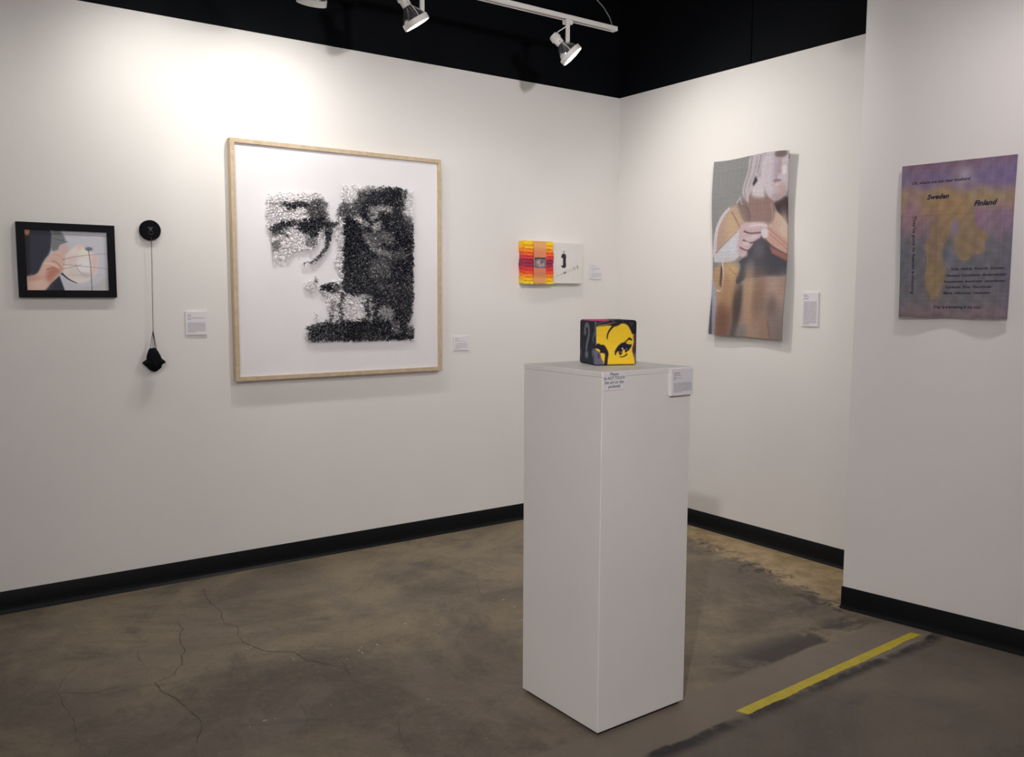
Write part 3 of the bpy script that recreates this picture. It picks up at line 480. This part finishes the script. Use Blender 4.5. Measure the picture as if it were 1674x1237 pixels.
# coiled cord cube
def cube():
    S = 0.1383; e = empty('printed_cube', (-1.8635, -1.9404, PH), -0.3426)
    tag(e, 'small yarn-covered cube with a yellow pop-art face, on the pedestal', 'sculpture')
    white = (212, 207, 199); n = 110; rd = 0.009
    X, Y = np.meshgrid(np.linspace(0, 1000, n + 1), np.linspace(0, 1000, n + 1))
    front = paint(X, Y, (226, 184, 40), CUBEF, 4.0, 1); left = paint(X, Y, (38, 40, 50), CUBEL, 6.0)
    hair = [('P', [(-50, -50), (520, -50), (560, 300), (480, 700), (300, 1050), (-50, 1050)], (212, 74, 128), 12), ('S', [(520, 0), (600, 500), (420, 1000)], (120, 112, 120), 30, 30), ('S', [(700, 0), (760, 600), (650, 1000)], (96, 60, 84), 40, 30)]
    top = paint(X, Y, (40, 36, 46), hair, 4.0)
    side = paint(X, Y, (40, 38, 48), [('P', [(600, -50), (1050, -50), (1050, 600), (700, 300)], (96, 50, 80), 10), ('E', (300, 500), (160, 260), (104, 98, 108), .2)], 4.0)
    V = []; F = []; Cc = []
    def face(o, a, b, img, rib):
        base = len(V); o = np.array(o, float); a = np.array(a, float); b = np.array(b, float)
        for j in range(n + 1):
            for i in range(n + 1):
                q = o + a * i / n + b * j / n
                c = np.clip(q, rd, S - rd); dv = q - c; L_ = np.linalg.norm(dv)
                if L_ > 1e-9: q = c + dv / L_ * rd
                k = j / n * 26
                nn = (q - c) / max(1e-9, np.linalg.norm(q - c))
                if rib: q = q + nn * (0.0007 * abs(math.sin(math.pi * k)) - 0.0007)
                V.append(tuple(q)); Cc.append(alb(img[j, i], white))
        for j in range(n):
            for i in range(n):
                t = base + j * (n + 1) + i; F.append((t, t + n + 1, t + n + 2, t + 1))
    z = S
    face((0, 0, z), (S, 0, 0), (0, 0, -S), front, True)             # towards the visitor
    face((0, S, z), (0, -S, 0), (0, 0, -S), left, True)
    face((S, 0, z), (0, S, 0), (0, 0, -S), side, True)
    face((S, S, z), (-S, 0, 0), (0, 0, -S), side, True)
    face((0, S, z), (S, 0, 0), (0, -S, 0), top, False)
    face((0, 0, 0), (S, 0, 0), (0, S, 0), side, False)
    me = bpy.data.meshes.new('yarn_cover'); me.from_pydata(V, [], F); me.update()
    at = me.color_attributes.new('ink', 'FLOAT_COLOR', 'POINT'); C4 = np.concatenate([np.array(Cc), np.ones((len(Cc), 1))], 1).astype(np.float32); at.data.foreach_set('color', C4.ravel())
    me.materials.append(vmat('dyed_yarn', 0.75)); me.shade_smooth(); link('yarn_cover', me, e)
cube()

# ------------------------------------------------------------------ large framed portrait of curled strips
def portrait():
    fx, ft, fs, fd = -2.336, 1.963, 1.077, 0.040   # left, top, side, depth
    e = empty('framed_portrait', (fx + fs / 2, 0, ft - fs)); tag(e, 'large pale-wood framed portrait of black and white curls', 'artwork')
    g = lambda a, b, d: Vector((a - fs / 2, -d, fs - b))    # a right, b down, d out; local
    w = 0.0185
    def bar(poly): MB().prism(poly, 0.0005, fd, g).build('frame_bar', M_WOOD, e)
    bar([(0, 0), (fs, 0), (fs - w, w), (w, w)]); bar([(0, fs), (w, fs - w), (fs - w, fs - w), (fs, fs)])
    bar([(0, 0), (w, w), (w, fs - w), (0, fs)]); bar([(fs, 0), (fs, fs), (fs - w, fs - w), (fs - w, w)])
    bd = fd - 0.011
    MB().prism([(w, w), (fs - w, w), (fs - w, fs - w), (w, fs - w)], 0.004, bd, g).build('backing_board', mat('white_mat_board', (0.80, 0.79, 0.83), 0.75, 0.01, 10), e)
    # curls
    sp_ = 5.6; xs = np.arange(130, 970, sp_); ys = np.arange(100, 970, sp_ * .9)
    X, Y = np.meshgrid(xs, ys); X = X + RNG.uniform(-2.4, 2.4, X.shape); Y = Y + RNG.uniform(-2.4, 2.4, Y.shape)
    cov = np.full(X.shape, 1e9)
    for pl in FCOV: cov = np.minimum(cov, poly_sd(X, Y, pl))
    tone = np.full(X.shape, .1)
    Xw = X + 5 * np.sin(Y * .07) + 3 * np.sin(Y * .19 + X * .05) + RNG.normal(0, 4, X.shape); Yw = Y + 5 * np.sin(X * .06 + 1) + 3 * np.sin(X * .21 - Y * .04) + RNG.normal(0, 4, X.shape)
    for pl, v, f in FTONE:
        A = sstep(poly_sd(Xw, Yw, cut(pl, True, 1) if len(pl) > 4 else pl), f * 2.2); tone = tone * (1 - A) + v * A
    keep = (cov < RNG.uniform(-3, 4, X.shape)) & (RNG.uniform(0, 1, X.shape) < .45 + 1.1 * tone)
    X = X[keep]; Y = Y[keep]; T = np.clip((tone[keep] - .14) / .70, 0, 1); T = np.clip(T + RNG.normal(0, .07, X.shape) * (.3 + T), 0, 1)
    n = len(X); dark = lin((14, 18, 32)); light = lin((246, 243, 246)) * .97
    ang = 2.2 * np.sin(X * .012) + 1.7 * np.cos(Y * .015 + X * .006) + RNG.normal(0, .7, n)
    glint = RNG.uniform(0, 1, n)
    T = np.where((glint < .06) & (T > .5), T - .42, T)  # a few dark curls coloured paler, as painted-in highlights
    k = 5; V = np.zeros((n, k, 2, 3)); t = np.linspace(0, 1, k)
    Ln = RNG.uniform(10, 16, n) / 1000; Wd = RNG.uniform(2.2, 3.6, n) / 1000; lift = RNG.uniform(6, 15, n) / 1000; base = RNG.uniform(5, 9, n) / 1000; curl = RNG.uniform(-1.6, 1.6, n); tw = RNG.uniform(-.9, .9, n)
    hx = np.zeros((n, k)); hy = np.zeros((n, k)); th = ang[:, None] + curl[:, None] * (t - .5)[None]
    hx = np.cumsum(np.cos(th), 1) * Ln[:, None] / k; hy = np.cumsum(np.sin(th), 1) * Ln[:, None] / k
    hz = bd + base[:, None] + lift[:, None] * np.sin(t * math.pi * .75)[None]
    nx = -np.sin(th); ny = np.cos(th)
    for sd, sgn in ((0, -1), (1, 1)):
        ww = Wd[:, None] * (0.45 + .55 * np.sin(math.pi * np.clip(t, .06, .94)))[None] * sgn
        V[:, :, sd, 0] = X[:, None] / 1000 + hx - hx.mean(1, keepdims=True) + nx * ww * np.cos(tw)[:, None]
        V[:, :, sd, 1] = Y[:, None] / 1000 + hy - hy.mean(1, keepdims=True) + ny * ww * np.cos(tw)[:, None]
        V[:, :, sd, 2] = hz + ww * np.sin(tw)[:, None]
    P = V.reshape(-1, 3); P = np.stack([P[:, 0] - fs / 2, -P[:, 2], fs - P[:, 1]], -1)
    b0 = (np.arange(n) * k * 2)[:, None] + (np.arange(k - 1) * 2)[None]; F = np.stack([b0, b0 + 1, b0 + 3, b0 + 2], -1).reshape(-1, 4)
    me = bpy.data.meshes.new('curled_strips'); me.from_pydata(P.tolist(), [], F.tolist()); me.update()
    c = dark + (light - dark) * np.power(1 - T, 1.9)[:, None]; c = np.repeat(c, k * 2, 0)
    at = me.color_attributes.new('ink', 'FLOAT_COLOR', 'POINT'); at.data.foreach_set('color', np.concatenate([c, np.ones((len(c), 1))], 1).astype(np.float32).ravel())
    me.materials.append(vmat('glossy_strip', 0.42, spec=0.3)); me.shade_smooth()
    o = link('curled_strips', me, e); o['kind'] = 'stuff'; o['label'] = 'black, grey and white curls forming a face'
portrait()

# ------------------------------------------------------------------ small black framed photograph
def photo():
    x0, x1, z0, z1, d, w = -3.174, -2.818, 1.262, 1.557, 0.022, 0.029
    e = empty('framed_photograph', ((x0 + x1) / 2, 0, z0)); tag(e, 'small black framed photograph of a hand holding a head', 'picture')
    xc = (x0 + x1) / 2; g = lambda a, b, dd: Vector((a - xc, -dd, b - z0))
    for pl in ([(x0, z1), (x1, z1), (x1 - w, z1 - w), (x0 + w, z1 - w)], [(x0, z0), (x0 + w, z0 + w), (x1 - w, z0 + w), (x1, z0)], [(x0, z0), (x0, z1), (x0 + w, z1 - w), (x0 + w, z0 + w)], [(x1, z0), (x1 - w, z0 + w), (x1 - w, z1 - w), (x1, z1)]):
        MB().prism(pl, 0.0005, d, g).build('frame_bar', M_BLKFRAME, e)
    nu, nv = 180, 144; wd = x1 - x0 - 2 * w; ht = z1 - z0 - 2 * w
    X, Y = np.meshgrid(np.linspace(0, wd, nu + 1), np.linspace(0, ht, nv + 1))
    C = alb(mute(paint(X * 1000 + (x0 + w + 3.147) * 1000, Y * 1000 + (1.530 - (z1 - w)) * 1000, (192, 187, 196), PHOTO, .8), .14), (206, 200, 198), .8)
    f = lambda dd: (lambda u, v: (x0 + w + u * wd - xc, np.full(u.shape, -dd), z1 - w - v * ht - z0))
    grid_sheet('photo_print', nu, nv, f(0.012), C, vmat('photo_ink', 0.3, spec=0.4), e, back=f(0.002))
photo()

# ------------------------------------------------------------------ black disc, thread and pouch
def hanging():
    cx, cz, r = -2.676, 1.5455, 0.0425
    e = empty('wall_disc', (cx, 0, cz)); tag(e, 'round black disc on the wall with a small ring emblem', 'wall disc')
    M = Matrix.Rotation(math.radians(90), 4, 'X')
    MB().lathe([(0, 0.0005), (r - .001, 0.0005), (r, 0.002), (r, 0.017), (r - .002, 0.019), (0, 0.019)], 48, M).build('disc', M_CLOTHBLK, e, auto=40)
    mg = mat('grey_emblem', (0.045, 0.045, 0.045), 0.5)
    mb = MB(); P = []
    for k in range(25): P.append((0.0085 * math.cos(6.2832 * k / 24) + .001, -0.0200, -0.0105 + 0.0085 * math.sin(6.2832 * k / 24)))
    MB().tube(P, 0.0011, 6, False).build('ring_emblem', mg, e, smooth=True)
    MB().prism([(-.010, .0125), (.010, .0125), (.006, .004), (.002, -.001), (-.002, -.001), (-.006, .004)], 0.0190, 0.0206, lambda a, b, h: (a, -h, b)).build('gem_emblem', mg, e)
    p = empty('hanging_pouch', (cx - .010, -0.04, 0.949)); tag(p, 'small crumpled black cloth pouch hanging on a long thread from the disc', 'pouch')
    o = p.location
    L3 = lambda x, y, z: Vector((x, y, z)) - o
    MB().tube([L3(cx + .001, -.021, cz - .028), L3(cx + .001, -.022, cz - .046), L3(cx, -.022, 1.40), L3(cx - .003, -.023, 1.25), L3(cx - .006, -.026, 1.117)], 0.00115, 6).build('thread', M_THREAD, p, smooth=True)
    for xe, ye in ((-2.697, -.032), (-2.688, -.042), (-2.6745, -.046), (-2.677, -.030)):
        MB().tube([L3(cx - .006, -.026, 1.122), L3((cx - .006 + xe) / 2 + (xe - cx) * .08, (ye - .026) / 2, 1.08), L3(xe, ye, 1.034)], 0.0012, 6).build('drawstring', M_THREAD, p, smooth=True)
    # pouch: crumpled solid
    nu, nv = 40, 26; vs = []; r_ = random.Random(3)
    prof = [(0, .010), (.10, .017), (.22, .0235), (.36, .026), (.5, .029), (.62, .034), (.72, .033), (.82, .025), (.92, .016), (1.0, .003)]
    def rad(t): return float(np.interp(t, [a for a, _ in prof], [b for _, b in prof]))
    lob = {0.0: 0}
    for j in range(nv + 1):
        t = j / nv; z = 1.047 - t * 0.099
        for i in range(nu):
            th = 6.2832 * i / nu
            rr = rad(t) * (1 + .16 * math.sin(3 * th + 5 * t) * math.sin(math.pi * t) + .10 * math.sin(7 * th - 9 * t) + .05 * math.sin(13 * th + 17 * t))
            x = math.cos(th); y = math.sin(th)
            if t > .45 and t < .8:                        # two flared corners
                b = math.exp(-((t - .60) / .085) ** 2)
                rr += .012 * b * max(0, x) ** 6 + .016 * b * max(0, -x) ** 6
                rr -= .011 * math.exp(-((t - .72) / .06) ** 2) * max(0, x) ** 4
            sh = .002 + (-.002 if t < .5 else .004 * (t - .5)) 
            vs.append(L3(-2.6885 + sh + rr * x, -.040 + rr * .8 * y, z + .002 * math.sin(5 * th)))
    fs = [(j * nu + i, j * nu + (i + 1) % nu, (j + 1) * nu + (i + 1) % nu, (j + 1) * nu + i) for j in range(nv) for i in range(nu)] + [tuple(range(nu)), tuple(range((nv + 1) * nu - 1, nv * nu - 1, -1))]
    MB().add(vs, fs).build('cloth_bag', M_CLOTHBLK, p, smooth=True)
hanging()

# ------------------------------------------------------------------ ribbon panel with bottle and syringe print
def ribbon_panel():
    x0, x1, z0, z1, d = -0.733, -0.305, 1.342, 1.576, 0.045; xm = -0.531
    e = empty('ribbon_panel', ((x0 + x1) / 2, 0, z0)); tag(e, 'small panel, half orange striped ribbons, half white with bottle and syringe', 'artwork')
    xc = (x0 + x1) / 2; g = lambda a, b, dd: Vector((a - xc, -dd, b - z0)); white = (222, 216, 210)
    MB().box(x0 + .003 - xc, -d + .004, .002, x1 - xc, -.0005, z1 - z0 - .002, .002).build('canvas_block', mat('white_canvas', (0.74, 0.72, 0.70), 0.8, 0.02, 40, 0.15, 500), e)
    cols = [(238, 190, 20), (244, 170, 22), (240, 130, 22), (232, 92, 36), (206, 52, 56), (146, 34, 62), (150, 34, 62), (204, 42, 56), (232, 70, 34), (240, 120, 24), (242, 170, 22), (238, 196, 22)]
    n = len(cols); hh = (z1 - z0) / n
    bx0, bx1 = -0.672, -0.588
    for i, c in enumerate(cols):
        zt = z1 - i * hh; m = mat('ribbon_dye', tuple(alb(c, white)), 0.65, 0.10, 60, 0.2, 400)
        vs = []; k = 34
        wob = random.uniform(-.0015, .0015); lr = random.uniform(-.003, .003)
        for j in range(k + 1):
            x = x0 - .004 + lr + (xm + .006 - x0) * j / k
            out = .0012 * math.sin(j * 2.1 + i) + random.uniform(-.0008, .0008)
            for q in range(4):
                tq = q / 3; zz = zt - hh * 1.16 * tq + wob + .0012 * math.sin(j * .9 + i * 2)
                vs.append(g(x, zz, d + .0012 + .0055 * tq + out))
        fs = [(j * 4 + q, (j + 1) * 4 + q, (j + 1) * 4 + q + 1, j * 4 + q + 1) for j in range(k) for q in range(3)]
        o = MB().add(vs, fs).build('ribbon', m, e, smooth=True)
        # the ribbon wraps round the left edge to the wall
        MB().add([g(x0 - .004 + lr, zt, .004), g(x0 - .004 + lr, zt - hh, .004), g(x0 - .004 + lr, zt - hh, d + .006), g(x0 - .004 + lr, zt, d + .002)], [(0, 1, 2, 3)]).build('ribbon_end', m, o)
    # darker underside fringe of the bottom ribbon and top ribbon
    # sheer peach band: each ribbon shows through, so it carries their tint
    nu, nv = 16, 60; U, V_ = np.meshgrid(np.linspace(0, 1, nu + 1), np.linspace(0, 1, nv + 1))
    key = [0, .1, .25, .4, .5, .62, .78, .9, 1]; kc = [(218, 164, 96), (224, 160, 104), (212, 132, 92), (208, 128, 100), (200, 130, 110), (208, 128, 104), (200, 120, 90), (216, 150, 92), (212, 150, 78)]
    C = np.stack([np.interp(V_, key, [q[i] for q in kc]) for i in range(3)], -1)
    f = lambda dd: (lambda u, v: (bx0 + (bx1 - bx0) * u - xc, -(d + dd) + 0 * u, z1 - (z1 - z0) * v - z0 + 0 * u))
    grid_sheet('sheer_band', nu, nv, f(.0105), alb(C, white), vmat('sheer_peach', .8), e, back=f(.0095))
    pv = 40; U, V_ = np.meshgrid(np.linspace(0, 70, pv + 1), np.linspace(0, 56, pv + 1))
    C = paint(U, V_, (96, 88, 92), [('E', (36, 30), (30, 22), (140, 128, 130), .5), ('E', (22, 26), (7, 8), (176, 164, 164), .5), ('E', (46, 24), (8, 10), (100, 88, 92), .5), ('E', (35, 44), (9, 7), (184, 150, 150), .6), ('S', [(28, 4), (34, 24), (30, 34)], (176, 166, 168), 4, 2), ('S', [(0, 4), (70, 4)], (66, 58, 62), 8, 8), ('E', (55, 40), (8, 10), (160, 148, 150), .6)], 1)
    px0, px1, pz0, pz1 = -.668, -.591, 1.429, 1.486
    f2 = lambda dd: (lambda u, v: (px0 + (px1 - px0) * u - xc, -(d + dd) + 0 * u, pz1 - (pz1 - pz0) * v - z0 + 0 * u))
    grid_sheet('grey_photo', pv, pv, f2(.0120), alb(C, white), vmat('grey_photo_ink', .5), e, back=f2(.0106))
    # prints on the white half
    ink = mat('bottle_ink', (0.022, 0.022, 0.035), 0.6, 0.1, 60); gi = mat('pale_grey_ink', (0.46, 0.43, 0.42), 0.7, 0.05, 60); gd = mat('dark_grey_ink', (0.10, 0.09, 0.10), 0.7, 0.05, 60); wi = mat('blank_label_ink', (0.74, 0.72, 0.71), 0.7, 0.01, 60)
    # bottle: traced in the panel's own metres
    F = d - .004
    def flat(name, pts, m, h, par=e): return MB().prism(pts, F - .0001, F + h, g).build(name, m, par)
    bx, bt, bb = -.448, 1.531, 1.432; hw = .0178
    bot = flat('bottle_print', [(bx - .008, bt - .019), (bx + .008, bt - .019), (bx + .0165, bt - .027), (bx + hw, bt - .036), (bx + .0155, bt - .050), (bx + .0165, bt - .075), (bx + hw, bt - .087), (bx + .012, bb + .001), (bx, bb), (bx - .012, bb + .001), (bx - hw, bt - .089), (bx - hw, bt - .034), (bx - .0165, bt - .027)], ink, .0004)
    flat('bottle_cap_print', [(bx - .0085, bt - .018), (bx + .0085, bt - .018), (bx + .0085, bt - .006), (bx + .005, bt), (bx - .005, bt), (bx - .0085, bt - .006)], gi, .0004)
    flat('bottle_label_print', [(bx - hw - .0002, bt - .043), (bx - .006, bt - .043), (bx - .006, bt - .083), (bx - .012, bt - .086), (bx - hw - .0002, bt - .083)], wi, .0008)
    a = Vector((-.508, 1.381)); b = Vector((-.340, 1.441)); dr = (b - a).normalized(); nr = Vector((-dr.y, dr.x)); Ls = (b - a).length
    q = lambda s, t: tuple(a + dr * (s * Ls) + nr * t)
    flat('needle_print', [q(0, -.0010), q(.34, -.0018), q(.34, .0018), q(0, .0010)], gi, .0004)
    flat('syringe_tip_print', [q(.30, -.003), q(.38, -.006), q(.44, -.006), q(.44, .006), q(.38, .006), q(.30, .003)], gi, .0005)
    flat('plunger_print', [q(.40, -.0062), q(.44, -.0062), q(.44, .0062), q(.40, .0062)], gd, .0008)
    flat('barrel_print', [q(.44, -.0058), q(.82, -.0058), q(.82, -.0034), q(.44, -.0034)], gi, .0004); flat('barrel_print', [q(.44, .0034), q(.82, .0034), q(.82, .0058), q(.44, .0058)], gi, .0004)
    flat('rod_print', [q(.82, -.002), q(.96, -.002), q(.96, .002), q(.82, .002)], gi, .0004); flat('thumb_rest_print', [q(.80, -.012), q(.835, -.012), q(.835, .012), q(.80, .012)], gi, .0005); flat('thumb_rest_print', [q(.94, -.013), q(1.0, -.009), q(1.0, .010), q(.94, .013)], gi, .0005)
ribbon_panel()

# ------------------------------------------------------------------ tapestries
def tapestry_figure():
    y0, y1, z0, z1 = -0.772, -1.240, 1.068, 1.978; w = y0 - y1; h = z1 - z0
    e = empty('figure_tapestry', (0, (y0 + y1) / 2, z0)); tag(e, 'tall hanging tapestry of a draped figure clutching cloth, on the short wall', 'tapestry')
    nu, nv = 150, 290; X, Y = np.meshgrid(np.linspace(0, w * 1000, nu + 1), np.linspace(0, h * 1000, nv + 1))
    C = paint(X, Y, (138, 135, 132), TAP1, 1.7)
    C = mute(C, .25) * (1 + RNG.normal(0, .010, (1, nu + 1, 1)) + RNG.normal(0, .012, (nv + 1, 1, 1)) + RNG.normal(0, .03, (nv + 1, nu + 1, 1)))
    def bulge(u, v): return .030 + .007 * np.sin(u * 6.0 + .6) * (1 - v * .5) + .006 * np.sin(v * 7 + u * 2) + .016 * np.clip(v - .75, 0, 1) * np.cos(u * 6.5)
    def f(dd):
        def q(u, v):
            wav = .006 * np.sin(u * 6.2 + 3.4) * (1 - v)
            return (-(bulge(u, v) - dd), y0 - w * u - (y0 + y1) / 2 + .004 * np.sin(v * 8), z1 - h * v - z0 + wav * 1.0 + np.where(v > .9, (v - .9) * 10 * (.007 - .012 * u), 0))
        return q
    grid_sheet('woven_sheet', nu, nv, f(0), alb(np.clip(C, 3, 255), (224, 219, 212), .80), vmat('figure_weave', .85, .5, (55, 110)), e, back=f(.004))
    MB().box(-.022, -w / 2 + .02, h - .035, -.0005, w / 2 - .02, h - .012, .001).build('hanging_slat', mat('slat_wood', (.35, .26, .17), .7), e)
tapestry_figure()
def tapestry_map():
    w, h, zt, s0 = 0.390, 0.567, 1.770, 0.170; zb = zt - h
    e = empty('map_tapestry', PO + PD * (s0 + w / 2) + Vector((0, 0, zb))); tag(e, 'purple and ochre woven map with Sweden and Finland lettering, on the angled wall', 'tapestry')
    loc = e.location
    def dep(u, v): return .021 + .009 * np.sin(u * 9.2 + .4) * v ** 1.2 + .003 * np.sin(v * 6) + .008 * v
    def pos(u, v, dd):   # arrays
        s = s0 + w * u + .018 * v * (1 - u) - .002 * v
        d = dep(u, v) + dd; z = zt - h * v + .004 * (u - .5)
        return (PO.x + PD.x * s + PN.x * d - loc.x, PO.y + PD.y * s + PN.y * d - loc.y, z - loc.z)
    nu, nv = 200, 290; X, Y = np.meshgrid(np.linspace(0, w * 1000, nu + 1), np.linspace(0, h * 1000, nv + 1)); V_ = Y / (h * 1000)
    Vn = V_ + .015 * np.sin(X * .02) + .02 * np.sin(X * .045 + 1)
    key = [0, .05, .1, .15, .19, .24, .30, .36, .44, .5, .6, .75, .9, .97, 1.0]
    kc = [(118, 84, 104), (124, 94, 116), (118, 94, 128), (128, 102, 126), (150, 120, 96), (156, 124, 84), (152, 118, 84), (140, 106, 110), (128, 100, 114), (110, 100, 110), (104, 98, 108), (104, 97, 107), (108, 98, 106), (126, 100, 110), (116, 90, 100)]
    B = np.stack([np.interp(Vn, key, [q[i] for q in kc]) for i in range(3)], -1)
    C = paint(X, Y, B, TAP2, 1.2, 1)
    # fine diamond twill inside the ochre land shape
    land = sstep(poly_sd(X, Y, cut(TAP2[6][1], True, 1)), 3.0)[..., None]; tw = (np.sin((X + Y) * .6) * np.sin((X - Y) * .6))[..., None]
    C = C * (1 + .10 * land * tw) * (1 + .05 * np.sin(X * .11 + 2 * np.sin(Y * .03)) * np.sin(Y * .07 + X * .02))[..., None]
    cn = np.repeat(RNG.normal(0, .014, (1, nu // 5 + 1, 3)), 5, 1)[:, :nu + 1]; C = mute(C, .22) * (1 + cn + RNG.normal(0, .012, (1, nu + 1, 1)) + RNG.normal(0, .014, (nv + 1, 1, 1)) + RNG.normal(0, .03, (nv + 1, nu + 1, 1)))
    f = lambda dd: (lambda u, v: pos(u, v, dd))
    grid_sheet('woven_sheet', nu, nv, f(0), alb(np.clip(C, 3, 255), MAP_WHITE, .80), vmat('map_weave', .9, .5, (70, 110)), e, back=f(-.003))
    ink = mat('navy_thread', (0.035, 0.026, 0.055), .85)
    inkb = mat('dark_blue_thread', (0.02, 0.025, 0.05), .85)
    def place(a, b, d):
        u = a / (w * 1000); v = b / (h * 1000); return tuple(float(q) for q in pos(np.float64(u), np.float64(v), d))
    for txt, p0, p1, hh, bold, vert in T2TXT:
        hm = hh * .52
        if vert: text_mesh('woven_lettering', txt, ink, e, lambda a, b, d: place(p0[0] + b, a, d), p0[1], p1[1], -2, hm, .1, .014, .0008).data.flip_normals()
        else: text_mesh('woven_lettering', txt, inkb if bold else ink, e, lambda a, b, d: place(a, (p0[1] + p1[1]) / 2 - b, d), p0[0], p1[0], 0, hm, .3 if bold else .12, .04 if bold else .02, .0008)
    sl = [on_ang(a, b, c) for c in (.0005, .017) for b in (zt - .03, zt - .008) for a in (s0 + .02, s0 + w - .02)]
    MB().add([Vector(q) - loc for q in sl], [(0, 1, 3, 2), (4, 6, 7, 5), (0, 4, 5, 1), (2, 3, 7, 6), (0, 2, 6, 4), (1, 5, 7, 3)]).build('hanging_slat', mat('slat_wood_pale', (.40, .30, .2), .7), e)
MAP_WHITE = (196, 188, 188)
tapestry_map()

# ------------------------------------------------------------------ track lights
def rail(name, label, x0, x1, y, z):
    e = empty(name, ((x0 + x1) / 2, y, z)); tag(e, label, 'track rail'); hx = (x1 - x0) / 2
    MB().box(-hx, -.0175, .0035, hx, .0175, .021, .001).build('rail_body', M_WHITEMETAL, e)
    for s in (-1, 1): MB().box(-hx + .03, s * .0175 - (.012 if s > 0 else 0), 0, hx - .03, s * .0175 + (.012 if s < 0 else 0), .0035).build('rail_lip', M_WHITEMETAL, e)
    MB().box(-hx + .03, -.0053, .0022, hx - .03, .0053, .0034).build('slot', M_DARKSLOT, e)
    for s in (-1, 1): MB().box(s * hx - (.03 if s > 0 else 0), -.0175, 0, s * hx + (.03 if s < 0 else 0), .0175, .0034).build('end_cap', M_WHITEMETAL, e)
    return e
def cable(label, pts, r=.0028):
    o = Vector(pts[0]); e = MB().tube([Vector(p) - o for p in pts], r, 8).build('hanger_cable', M_CABLE, None, smooth=True); e.location = o
    return tag(e, label, 'cable')
def lamp(post, off, aim, watts, cone, colour, label, tz):
    px, py = post; e = empty('track_spotlight', (px, py, tz)); tag(e, label, 'spotlight', 'track spotlights')
    MB().box(-.021, -.017, -.020, .021, .017, 0.0, .0025).build('track_adapter', M_WHITEMETAL, e)
    c = Vector(off)                              # ring centre
    d = (Vector(aim) - (Vector((px, py, tz)) + c)).normalized()
    Q = d.to_track_quat('Z', 'Y').to_matrix().to_4x4(); M = Matrix.Translation(c) @ Q   # local z = beam
    MB().box(-.0105, -.005, off[2] + .012, .0105, .005, -.018, .0015).build('arm', M_WHITEMETAL, e)
    MB().tube([(0, 0, off[2] + .016), tuple(c * .5 + Vector((0, 0, off[2] * .5)))], .006, 8).build('pivot', M_WHITEMETAL, e, smooth=True)
    R = .0595
    MB().lathe([(R - .004, -.013), (R, -.012), (R, .012), (R - .004, .013), (R - .006, .011), (R - .006, -.011), (R - .004, -.013)], 40, M).build('ring', M_WHITEMETAL, e, auto=40)
    MB().lathe([(.0165, -.078), (.020, -.070), (.033, -.052), (.046, -.030), (.0525, -.010), (.0525, .004)], 40, M).build('bulb_reflector', M_BULB, e, smooth=True)
    MB().lathe([(0, .0105), (.02, .010), (.04, .0075), (.0525, .003)], 40, M).build('lens', M_LENS, e, smooth=True)
    MB().lathe([(0, -.128), (.019, -.128), (.0235, -.122), (.026, -.100), (.0215, -.098), (.0195, -.068), (0, -.067)], 32, M).build('socket', M_WHITEMETAL, e, auto=35)
    b = M @ Vector((0, 0, -.118)); sd = M @ Vector((0, -.016, -.105))
    MB().tube([sd, sd + Vector((0, 0, .022)), sd.lerp(Vector((0, 0, -.03)), .35) + Vector((0, 0, .022)), Vector((-.008, 0, -.030))], .0028, 8).build('flex_wire', M_WHITEMETAL, e, smooth=True)
    for s in (-1, 1):
        q = [M @ Vector(v) for v in ((.022 * s, 0, -.085), (.046 * s, 0, -.062), (.060 * s, 0, -.030), (.058 * s, 0, -.012))]
        MB().tube(q, .0018, 6).build('holder_wire', M_WHITEMETAL, e, smooth=True)
    ld = bpy.data.lights.new('lamp_light', 'SPOT'); ld.energy = watts; ld.color = colour; ld.spot_size = math.radians(cone); ld.spot_blend = 1.0; ld.shadow_soft_size = .045
    lo = bpy.data.objects.new('lamp_light', ld); COL.objects.link(lo); lo.parent = e
    lo.matrix_local = Matrix.Translation(c + d * .0135) @ (-d).to_track_quat('Z', 'Y').to_matrix().to_4x4()
    return e
rail('lighting_track', 'white lighting rail along the long wall, ending near the corner', -4.6, -0.549, -0.56, TRACK_Z)
for a in LAMPS_A: lamp(*a, TRACK_Z)
cable('thin grey cable curving up from the end of the lighting rail', [(-.572, -.56, 2.618), (-.576, -.56, 2.632), (-.59, -.56, 2.66), (-.63, -.56, 2.70), (-.68, -.555, 2.735), (-.74, -.55, 2.80), (-.80, -.55, 2.95), (-.84, -.55, 3.2), (-.85, -.55, HC)])
cable('grey cable holding the far left end of the lighting rail', [(-4.55, -.56, 2.618), (-4.55, -.56, HC)])
for a in LAMPS_B:
    (lx, ly) = a[0]
    rail('short_track', 'short white rail above the ' + a[6].replace('white track ', ''), lx - .25, lx + .25, ly, TRACK_Z)
    for s, n_ in ((-.2, 'left'), (.2, 'right')): cable(n_ + ' cable of the rail for the ' + a[6].replace('white track ', ''), [(lx + s, ly, 2.618), (lx + s, ly, HC)], .002)
    lamp(*a, TRACK_Z)
